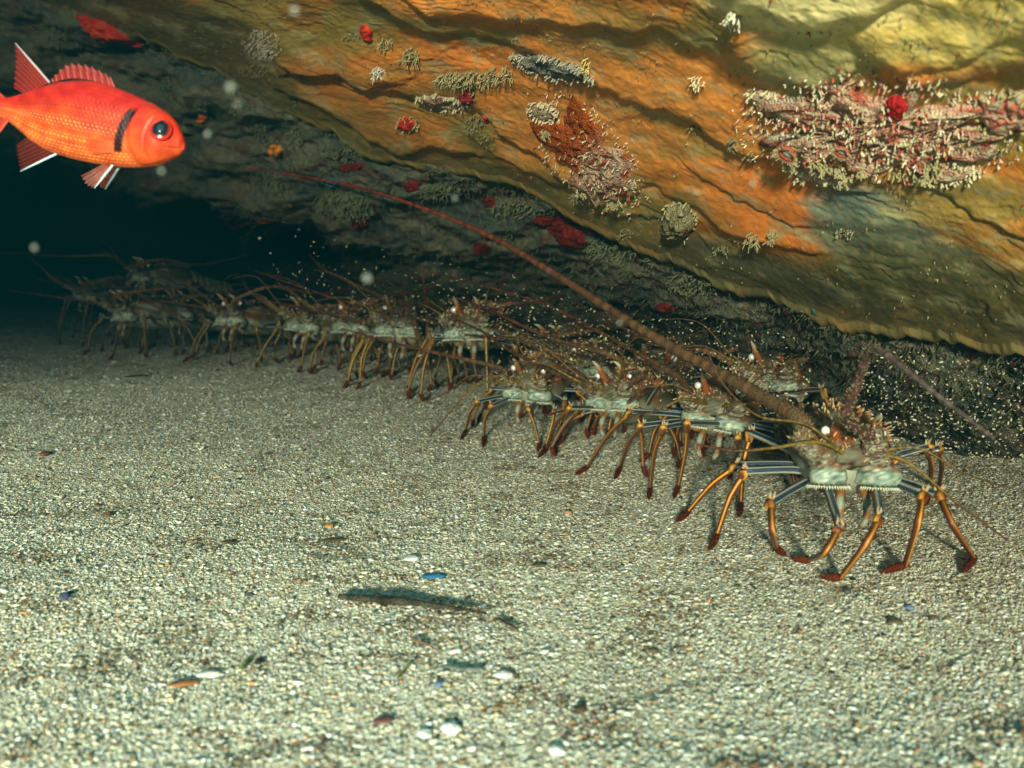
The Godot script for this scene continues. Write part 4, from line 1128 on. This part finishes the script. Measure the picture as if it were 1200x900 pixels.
	patch("orange_sponge_ball", "tiny orange sponge on the dark wall in front of the soldierfish's face", "sponge", recess, [236, 139, 6, 5, 0.0], 0.007, Color(0.55, 0.14, 0.03), Color(0.45, 0.1, 0.03), "", 0, buff, mats.growth)
	patch("blue_sponge", "small pale blue sponge on the cave wall beside the long red feeler", "sponge", recess, [395, 211, 12, 4, 0.2], 0.006, Color(0.04, 0.13, 0.18), Color(0.05, 0.1, 0.12), "", 0, buff, mats.growth)
	patch("blue_sponge", "flat blue grey patch on the rock just under the right lip", "sponge", recess, [962, 356, 18, 7, 0.15], 0.008, Color(0.05, 0.10, 0.095), Color(0.04, 0.075, 0.065), "", 0, buff, mats.growth)
	patch("yellow_sponge", "dim yellow lump in the left crevice below the red stains", "sponge", recess, [310, 277, 7, 7, 0.0], 0.008, Color(0.40, 0.32, 0.05), Color(0.3, 0.25, 0.06), "", 0, buff, mats.growth)
	# a round sponge with an opening
	var rs := patch("round_sponge", "round cream sponge with a dark red opening, on the ledge above the lip", "sponge", front, [797, 257, 18, 21, 0.1], 0.016, Color(0.24, 0.2, 0.11), Color(0.34, 0.28, 0.15), "", 70, cream, mats.rock)
	var hole := Shape.new()
	crust(hole, func(x, y): return front(x, y) + TOWARDS * 0.0145, [803.0, 267.0, 8.0, 5.0, -0.3], 0.002, 0.0005, 0.1, func(_x, _y, u): return Color(0.05, 0.008, 0.008).lerp(Color(0.3, 0.05, 0.04), smoothstep(0.6, 1.0, u)))
	obj("opening", hole, mats.growth, rs)
	# cream tufts along the folds of the ledge
	var on_ledge := "pale tufts on the ledge"
	var tufts := [
		[487, 63, 9, 10, 26, 0.012, cream, "thick cream tuft on the upper orange fold left of centre"], [456, 50, 9, 8, 18, 0.010, cream, "cream tuft beside the upright scarlet blob, lower right of it"], [416, 40, 11, 5, 16, 0.008, buff, "row of short buff strands left of the upright scarlet blob"],
		[552, 88, 34, 8, 74, 0.013, cream, "longest curtain of cream strands, hanging from the fold at top centre"], [590, 84, 14, 9, 24, 0.011, cream, "cream strands at the right end of the longest curtain"], [452, 82, 7, 7, 14, 0.012, Color(0.78, 0.75, 0.66), "white forked tuft on the olive fold left of centre"],
		[535, 122, 18, 8, 26, 0.006, Color(0.5, 0.35, 0.2), "low buff crust of stubs below the longest curtain"], [560, 142, 12, 10, 24, 0.009, buff, "ragged buff tuft on the fold edge under the wine red lump"], [573, 158, 10, 8, 14, 0.008, buff, "thin buff tuft at the lower end of the fold edge, top centre"],
		[313, 50, 26, 18, 80, 0.011, Color(0.46, 0.38, 0.3), "wide pinkish grey tuft at the left end of the orange crust"], [300, 82, 20, 8, 26, 0.008, buff, "low buff tuft just under the wide pinkish grey one"],
		[694, 73, 5, 9, 9, 0.010, Color(0.8, 0.62, 0.22), "small bright yellow sprig on the rock at top centre"], [822, 93, 7, 7, 10, 0.009, Color(0.78, 0.68, 0.42), "small lone cream sprig on orange crust, top right of centre"],
		[884, 277, 8, 10, 16, 0.012, Color(0.36, 0.30, 0.16), "left one of two cream sprigs near the orange corner"], [908, 271, 6, 7, 11, 0.011, Color(0.36, 0.30, 0.16), "right one of two cream sprigs near the orange corner"], [680, 230, 5, 9, 10, 0.014, buff, "thin sprig hanging off the lip under the red and cream growth"],
		[816, 148, 8, 4, 8, 0.007, buff, "tiny pale stubs on the dark fold edge right of centre"], [862, 164, 4, 5, 7, 0.008, buff, "tiny pale stub on the fold edge left of the large pink growth"], [880, 180, 12, 6, 10, 0.006, buff, "scattered stubs below the fold edge left of the large pink growth"],
		[865, 16, 10, 8, 22, 0.011, Color(0.7, 0.64, 0.45), "cream tuft at the left root of the big yellow lobe"], [990, 272, 12, 5, 14, 0.006, Color(0.3, 0.26, 0.16), "dark speckled stubs on the blue grey crust"], [845, 292, 9, 5, 10, 0.008, buff, "faint tuft above the lip below the round cream sponge"],
		[735, 272, 9, 5, 14, 0.008, buff, "faint pale tuft on the lip left of the round cream sponge"], [610, 45, 5, 4, 6, 0.006, buff, "tiny stub on the dark fold at top centre"],
	]
	for t in tufts: tuft("hydroid_tuft", t[7], "reef growth", front, [t[0], t[1], t[2], t[3]], t[4], t[5], shade(t[6], 0.55), t[6], on_ledge)
	patch("granular_sponge", "grey white granular sponge band below the dark fold at top centre", "sponge", front, [652, 76, 46, 11, 0.22], 0.006, Color(0.22, 0.2, 0.18), Color(0.36, 0.32, 0.25), "", 160, Color(0.42, 0.37, 0.28), mats.rock)
	var on_wall := "algae tufts on the cave wall"
	var weeds := [[405, 238, 34, 18, 150, 0.020, "largest bushy green algae clump on the cave wall"], [315, 212, 30, 12, 70, 0.018, "green algae clump under the orange sponge ball"], [300, 156, 8, 12, 16, 0.016, "upright pale sprig on the dark wall above the orange sponge ball"], [343, 158, 12, 12, 26, 0.015, "pale sprig on the dark wall left of the olive fold"], [385, 152, 9, 6, 14, 0.012, "small pale sprig touching the olive fold's left edge"], [410, 178, 20, 8, 40, 0.012, "grey tuft along the lip at the left end of the olive fold"],
		[450, 185, 10, 6, 20, 0.010, "small grey tuft under the lip beside the flat red stain"], [245, 120, 6, 7, 10, 0.015, "tiny green sprig on the dark wall right of the soldierfish's brow"], [200, 96, 12, 8, 18, 0.016, "faint grey sprig on the dark wall above the soldierfish's head"], [520, 222, 24, 10, 60, 0.012, "short grey turf under the olive fold's lowest edge"], [600, 246, 30, 10, 70, 0.010, "short grey turf left of the red stains"], [720, 290, 34, 14, 90, 0.010, "short grey turf right of the red stains"], [820, 330, 40, 14, 90, 0.009, "short grey turf under the lip below the round cream sponge"], [290, 126, 14, 7, 22, 0.014, "faint buff tuft on the dark wall under the small scarlet patch"], [60, 40, 26, 14, 40, 0.02, "dim green turf at the upper left corner of the dark wall"]]
	for w in weeds: tuft("algae_tuft", w[6], "algae", recess, [w[0], w[1], w[2], w[3]], w[4], w[5], Color(0.09, 0.095, 0.05), Color(0.2, 0.21, 0.12), on_wall, 0.0008)
	# small pale stubs and crumbs settled along the folds of the ledge
	var stubs := Shape.new()
	var made := 0
	while made < 900:
		var x := rng.randf_range(230.0, 1215.0)
		var y := rng.randf_range(-10.0, of(lut.lip, x))
		if fine.get_noise_2d(x * 0.011 + 900.0, y * 0.022) < rng.randf_range(0.02, 0.4): continue
		made += 1
		var n := normal_of(front, x, y)
		var c := buff.lerp(cream, rng.randf())
		if rng.randf() < 0.12: c = Color(0.36, 0.06, 0.03)
		stubs.spike(front(x, y) - n * 0.0008, (n + Vector3(rng.randf_range(-0.6, 0.6), rng.randf_range(-0.9, 0.3), 0)).normalized(), rng.randf_range(0.0015, 0.0045), rng.randf_range(0.0007, 0.0016), shade(c, 0.7), c, 5)
	var sn := obj("crust_stubs", stubs, mats.growth)
	sn.set_meta("kind", "stuff")
	tag(sn, "tiny pale stubs and crumbs dotting the folds of the ledge", "reef growth")
	# short turf all over the wall under the lip
	var turf := Shape.new()
	for k in 5200:
		var x := rng.randf_range(-20.0, 1230.0)
		var l := of(lut.lip, x)
		var b := of(lut.back_y, x)
		var y := l + (b - l) * pow(rng.randf(), 1.4) * 0.8
		if fine.get_noise_2d(x * 0.012, y * 0.03 + 90.0) < rng.randf_range(-0.35, 0.15): continue
		var n := normal_of(recess, x, y)
		var p := recess(x, y)
		var c := Color(0.08, 0.085, 0.05).lerp(Color(0.17, 0.165, 0.10), rng.randf())
		if rng.randf() < 0.03: c = Color(0.14, 0.03, 0.02)
		var e := n * 0.8 + Vector3(rng.randf_range(-0.7, 0.7), rng.randf_range(-0.8, 0.4), rng.randf_range(-0.3, 0.3))
		turf.spike(p - n * 0.001, e.normalized(), rng.randf_range(0.004, 0.013), rng.randf_range(0.001, 0.0022), shade(c, 0.6), c, 4)
	var tn := obj("algal_turf", turf, mats.growth)
	tn.set_meta("kind", "stuff")
	tag(tn, "short grey green turf of algae covering the cave wall", "algae")

# ---------------------------------------------------------------- loose pieces on the sand and in the water
func shard(called: String, label: String, category: String, px: float, py: float, w_px: float, h_px: float, turn: float, col: Color, flat: float, group := "", pointed := 0.0) -> void:
	var g := ground(px, py)
	var k := g.distance_to(Vector3(0, CAM_H, 0)) / F
	var s := Shape.new()
	var w := w_px * k * 0.5
	var dpt := h_px * k * 1.1
	var off := px * 0.31
	s.ball(Vector3.ZERO, Vector3(w, maxf(0.0012, minf(w, dpt) * flat * 0.6), dpt), 9, 14, func(d: Vector3) -> Color: return shade(col, 1.0 + 0.5 * fine.get_noise_3d(d.x * 3.0 + off, d.y * 3.0, d.z * 3.0)), Basis.IDENTITY, func(d: Vector3) -> float: return (1.0 + 0.55 * fine.get_noise_3d(d.x * 1.8 + off, d.y * 1.8, d.z * 1.8 + py) + 0.22 * fine.get_noise_3d(d.x * 6.0 + off, d.y * 6.0, d.z * 6.0)) * (1.0 - pointed * maxf(d.x, 0.0)))
	var o := obj(called, s, mats.grain)
	o.position = g + Vector3(0, 0.0012, 0)
	o.rotation = Vector3(0, turn, 0)
	tag(o, label, category, group)

func twig(called: String, label: String, pts_px: Array, r0: float, r1: float, col: Color, cat := "twig") -> void:
	var pts := []
	for q in pts_px: pts.append(ground(q[0], q[1]) + Vector3(0, r0 * 0.75 + 0.0012, 0))
	var base: Vector3 = pts[0]
	for k in pts.size(): pts[k] -= base
	var line := smooth_line(pts, 8)
	var s := Shape.new()
	var rad := []
	var cols := []
	for k in line.size():
		var t := float(k) / (line.size() - 1)
		rad.append(maxf(0.0004, lerpf(r0, r1, absf(t * 2.0 - 0.7) / 1.3)) * rng.randf_range(0.72, 1.2))
		cols.append(shade(col, rng.randf_range(0.6, 1.5)))
	s.tube(line, rad, 8, cols, [], 0.6)
	var o := obj(called, s, mats.rock if r0 > 0.002 else mats.grain)
	o.position = base
	tag(o, label, cat)

func build_debris() -> void:
	twig("driftwood_stick", "dark grey knobbly stick lying on the sand, front centre", [[398, 708], [430, 711], [480, 715], [530, 722], [570, 727]], 0.0050, 0.0012, Color(0.055, 0.05, 0.035))
	twig("bark_scrap", "small black bent scrap off the right end of the knobbly stick", [[584, 729], [596, 737], [608, 741]], 0.0018, 0.0007, Color(0.05, 0.035, 0.025))
	twig("thin_twig", "thin brown twig below the knobbly stick", [[483, 754], [500, 761], [517, 772]], 0.0009, 0.0005, Color(0.18, 0.09, 0.05))
	twig("weed_piece", "blue grey stem piece on the sand below the thin brown twig", [[521, 788], [540, 791], [567, 790]], 0.0018, 0.0014, Color(0.10, 0.12, 0.12))
	twig("grass_blade", "short green blade of seagrass near the front, left of the blue grey stem", [[466, 802], [474, 792], [481, 783]], 0.0009, 0.0006, Color(0.16, 0.22, 0.07), "seagrass")
	twig("grass_blade", "broad green seagrass scrap at the lower left", [[281, 790], [287, 782], [293, 773]], 0.0016, 0.001, Color(0.24, 0.27, 0.11), "seagrass")
	twig("thin_twig", "thin dark twig on the sand left of centre", [[360, 653], [376, 657], [393, 659]], 0.0007, 0.0004, Color(0.1, 0.08, 0.06))
	twig("thin_twig", "curled brown hair of weed far left, near the sand's dim edge", [[202, 562], [214, 556], [222, 552]], 0.0009, 0.0004, Color(0.2, 0.1, 0.05))
	shard("blue_shard", "bright blue flat shard on the sand above the knobbly stick", "shell shard", 508, 680, 30, 6, 0.1, Color(0.035, 0.15, 0.30), 0.5)
	shard("blue_shard", "small pale blue bit on the sand below the nearest lobster", "shell shard", 1065, 715, 12, 5, 0.0, Color(0.16, 0.27, 0.42), 0.5)
	shard("blue_shard", "tiny blue bit just below the blue grey stem", "shell shard", 514, 806, 10, 5, 0.0, Color(0.10, 0.18, 0.32), 0.5)
	shard("shell_piece", "pale grey shell piece left of the bright blue shard", "shell shard", 483, 659, 18, 8, 0.2, Color(0.66, 0.7, 0.7), 0.5)
	shard("white_pebble", "brightest white pebble, near the bottom edge", "pebble", 528, 856, 22, 11, 0.2, Color(0.9, 0.88, 0.82), 0.7)
	shard("white_pebble", "white pebble left of and below the brightest one", "pebble", 498, 862, 16, 9, 0.5, Color(0.75, 0.76, 0.72), 0.6)
	shard("white_pebble", "pale pebble right of the blue grey stem", "pebble", 590, 794, 22, 8, -0.3, Color(0.8, 0.77, 0.7), 0.5)
	shard("white_pebble", "pale flat pebble lowest right of the white ones", "pebble", 652, 880, 18, 10, 0.4, Color(0.82, 0.8, 0.74), 0.5)
	shard("white_pebble", "white oblong shell bit at the lower left", "pebble", 245, 792, 30, 6, 0.15, Color(0.82, 0.78, 0.66), 0.4)
	shard("brown_pebble", "rust brown pebble at far left on the dim sand", "pebble", 53, 535, 11, 7, 0.0, Color(0.22, 0.10, 0.05), 0.8)
	shard("brown_pebble", "small brown pebble right of the far left rust brown one", "pebble", 126, 602, 11, 6, 0.0, Color(0.17, 0.1, 0.06), 0.8)
	shard("amber_pebble", "amber pebble on the sand left of centre", "pebble", 386, 615, 10, 6, 0.4, Color(0.46, 0.25, 0.05), 0.8)
	shard("orange_pebble", "orange pebble on the sand below the middle lobsters", "pebble", 665, 603, 10, 5, 0.2, Color(0.55, 0.28, 0.12), 0.8)
	shard("brown_weed", "flat dark brown weed scrap at the left of centre", "weed scrap", 392, 634, 26, 5, 0.2, Color(0.10, 0.07, 0.035), 0.4)
	shard("brown_weed", "dark brown weed scrap above the pale twig, left", "weed scrap", 268, 637, 20, 5, -0.1, Color(0.10, 0.075, 0.045), 0.4)
	shard("brown_weed", "dark weed scrap right of the bright blue shard", "weed scrap", 632, 667, 17, 5, 0.1, Color(0.09, 0.08, 0.05), 0.5)
	shard("brown_weed", "purple brown scrap near the bottom edge, left of the white pebbles", "weed scrap", 452, 847, 26, 7, 0.3, Color(0.14, 0.06, 0.06), 0.4, "", 0.4)
	shard("brown_weed", "red brown weed scrap at the lower left", "weed scrap", 220, 803, 44, 6, 0.3, Color(0.26, 0.11, 0.04), 0.3, "", 0.5)
	shard("brown_weed", "dark weed scrap on the dim sand before the second lobster from the left end", "weed scrap", 160, 442, 26, 4, 0.2, Color(0.06, 0.05, 0.03), 0.5)
	shard("dark_pebble", "black pebble at the bottom edge, right of the pale flat pebble", "pebble", 680, 832, 14, 8, 0.0, Color(0.08, 0.06, 0.04), 0.7)
	shard("dark_pebble", "dark grey pebble below the feet of the nearest lobster", "pebble", 992, 696, 8, 5, 0.0, Color(0.09, 0.09, 0.09), 0.8)
	shard("dark_pebble", "dark pebble on the sand far left, near the frame edge", "pebble", 76, 703, 12, 6, 0.0, Color(0.06, 0.07, 0.13), 0.8)
	shard("dark_pebble", "black bit above the wide red brown scrap at the lower left", "pebble", 303, 778, 9, 7, 0.0, Color(0.04, 0.035, 0.03), 0.8)
	shard("dark_pebble", "dark pebble in the middle of the right foreground", "pebble", 1048, 731, 16, 7, 0.0, Color(0.12, 0.1, 0.06), 0.6)
	# specks adrift in the water, out of focus near the lens
	var near := [[270, 102, 0.30, 0.0014, "largest pale speck drifting right of the soldierfish's back"], [243, 157, 0.36, 0.0012, "round pale speck drifting in front of the soldierfish's face"], [189, 200, 0.34, 0.0011, "pale speck drifting just under the soldierfish's chin"], [430, 326, 0.32, 0.0015, "pale speck drifting before the dark crevice, left of centre"], [278, 122, 0.33, 0.0010, "smaller pale speck below the largest one by the soldierfish"], [882, 215, 0.36, 0.0010, "pale speck drifting before the orange crust on the right"], [345, 12, 0.30, 0.0014, "pale speck drifting at the top edge, left"], [533, 232, 0.4, 0.0010, "pale speck drifting before the lip, centre"], [40, 290, 0.34, 0.0011, "pale speck drifting at the left edge above the lobsters"], [726, 378, 0.42, 0.0009, "faint speck drifting before the long red feeler"], [130, 160, 0.3, 0.0, ""]]
	for n in near:
		if n[3] == 0.0: continue
		var s := Shape.new()
		s.ball(Vector3.ZERO, Vector3.ONE * n[3] * 0.8, 6, 8, func(d: Vector3) -> Color: return shade(Color(0.62, 0.64, 0.60), 0.8 + 0.5 * fine.get_noise_3d(d.x * 2.0, d.y * 2.0, d.z * 2.0 + n[0])), Basis.IDENTITY, func(d: Vector3) -> float: return 1.0 + 0.4 * fine.get_noise_3d(d.x * 1.5 + n[0], d.y * 1.5, d.z * 1.5))
		var o := obj("drifting_speck", s, mats.speck)
		o.position = at(n[0], n[1], n[2])
		tag(o, n[4], "particle", "pale specks adrift in the water")
	# fine silt and tiny shrimp like flecks hanging in the crevice behind the lobsters
	var g := Shape.new()
	g.ball(Vector3.ZERO, Vector3(1.6, 0.7, 0.7), 4, 5, func(_d): return Color.WHITE)
	var mm := MultiMesh.new()
	mm.transform_format = MultiMesh.TRANSFORM_3D
	mm.use_colors = true
	mm.mesh = g.mesh()
	var buf := PackedFloat32Array()
	var count := 2100
	for k in count:
		var x: float
		var y: float
		var z: float
		if k < 900:
			x = rng.randf_range(1010, 1215)
			y = rng.randf_range(415, 535) + (x - 1100) * 0.1
			z = rng.randf_range(0.93, 1.2)
		else:
			x = 300.0 + 650.0 * pow(rng.randf(), 0.65)
			y = 318.0 + 130.0 * (rng.randf() + rng.randf()) * 0.5 + (x - 600.0) * 0.20
			z = 1.95 - (x - 300.0) / 650.0 * 0.9 + rng.randf_range(-0.15, 0.1)
		var p := at(x, y, z)
		if p.y < 0.03: p.y = 0.03 + rng.randf() * 0.05
		var size := rng.randf_range(0.0004, 0.0010) * (1.0 if rng.randf() < 0.85 else 1.5) * z * (1.25 if k < 900 else 1.0)
		var b := Basis.from_euler(Vector3(rng.randf() * TAU, rng.randf() * TAU, rng.randf() * TAU)).scaled(Vector3.ONE * size)
		var c := shade(Color(0.5, 0.44, 0.2).lerp(Color(0.55, 0.55, 0.5), rng.randf()), rng.randf_range(0.2, 1.3))
		buf.append_array(PackedFloat32Array([b.x.x, b.y.x, b.z.x, p.x, b.x.y, b.y.y, b.z.y, p.y, b.x.z, b.y.z, b.z.z, p.z, c.r, c.g, c.b, 1.0]))
	mm.instance_count = count
	mm.buffer = buf
	var mi := MultiMeshInstance3D.new()
	mi.name = "floating_silt"
	mi.multimesh = mm
	mi.material_override = mats.grain
	mi.set_meta("kind", "stuff")
	tag(mi, "tiny pale flecks hanging in the water around and behind the lobsters", "silt")
	add_child(mi, true)

func _ready() -> void:
	rng.seed = 7
	fine.seed = 21
	fine.noise_type = FastNoiseLite.TYPE_SIMPLEX_SMOOTH
	fine.frequency = 1.0
	fine.fractal_octaves = 3
	mid_noise.seed = 4
	mid_noise.noise_type = FastNoiseLite.TYPE_SIMPLEX_SMOOTH
	mid_noise.frequency = 1.0
	mid_noise.fractal_octaves = 2
	# camera
	var camera := Camera3D.new()
	camera.name = "camera"
	camera.position = Vector3(0, CAM_H, 0)
	camera.rotation_degrees = Vector3(-PITCH, 0, 0)
	camera.fov = 40.0
	camera.near = 0.05
	camera.far = 60.0
	var lens := CameraAttributesPhysical.new()
	lens.frustum_focal_length = 32.97
	lens.frustum_focus_distance = 1.1
	lens.exposure_aperture = 7.5
	lens.frustum_near = 0.05
	lens.frustum_far = 60.0
	camera.attributes = lens
	add_child(camera)
	camera.fov = 40.0
	cam_basis = Basis.from_euler(Vector3(deg_to_rad(-PITCH), 0, 0))
	# sky seen through water, and directional light standing for the camera flash, behind left
	var sky := ProceduralSkyMaterial.new()
	sky.sky_top_color = Color(0.34, 0.66, 0.68)
	sky.sky_horizon_color = Color(0.20, 0.46, 0.49)
	sky.sky_curve = 0.3
	sky.ground_horizon_color = Color(0.1, 0.2, 0.2)
	sky.ground_bottom_color = Color(0.1, 0.14, 0.13)
	sky.sun_angle_max = 0.0
	var env := Environment.new()
	env.background_mode = Environment.BG_SKY
	env.sky = Sky.new()
	env.sky.sky_material = sky
	env.background_energy_multiplier = 0.8
	env.tonemap_mode = Environment.TONE_MAPPER_LINEAR
	env.tonemap_exposure = 4.7
	env.sdfgi_enabled = true
	env.ssao_enabled = true
	env.ssil_enabled = true
	env.volumetric_fog_enabled = true
	env.volumetric_fog_density = 0.0
	var we := WorldEnvironment.new()
	we.name = "environment"
	we.environment = env
	add_child(we)
	var flash_light := DirectionalLight3D.new()
	flash_light.name = "flash_light"
	flash_light.light_color = Color(0.97, 0.985, 0.86)
	flash_light.light_energy = 1.6
	flash_light.light_angular_distance = 4.0
	flash_light.shadow_enabled = true
	flash_light.rotation_degrees = Vector3(-10.5, -7.0, 0)
	add_child(flash_light)
	make_materials()
	build_ledge()
	build_sand()
	build_lobsters()
	build_fish()
	build_growth()
	build_debris()
	var water := FogVolume.new()
	water.name = "water"
	water.shape = RenderingServer.FOG_VOLUME_SHAPE_BOX
	water.size = Vector3(7.5, 1.4, 7.0)
	water.position = Vector3(0.3, 0.55, -4.0)
	water.rotation_degrees = Vector3(0, -38.0, 0)  # turned so light crosses more absorbing water on the right
	var fm := FogMaterial.new()
	fm.resource_name = "water"
	fm.density = 0.66
	fm.albedo = Color(0.008, 0.105, 0.125)
	water.material = fm
	var added_murk := FogVolume.new()  # added absorbing murk, placed only to darken the far left
	added_murk.name = "added_dimming_murk"
	added_murk.shape = RenderingServer.FOG_VOLUME_SHAPE_ELLIPSOID
	added_murk.size = Vector3(4.2, 1.5, 3.4)
	added_murk.position = Vector3(-2.35, 0.0, -2.9)
	var hm := FogMaterial.new()
	hm.resource_name = "added_murk"
	hm.density = 0.6
	hm.albedo = Color(0.01, 0.20, 0.22)
	added_murk.material = hm
	structure(added_murk, "added blue green murk that darkens the back left")
	add_child(added_murk)
	structure(water, "clear dim sea water that darkens with distance")
	add_child(water)
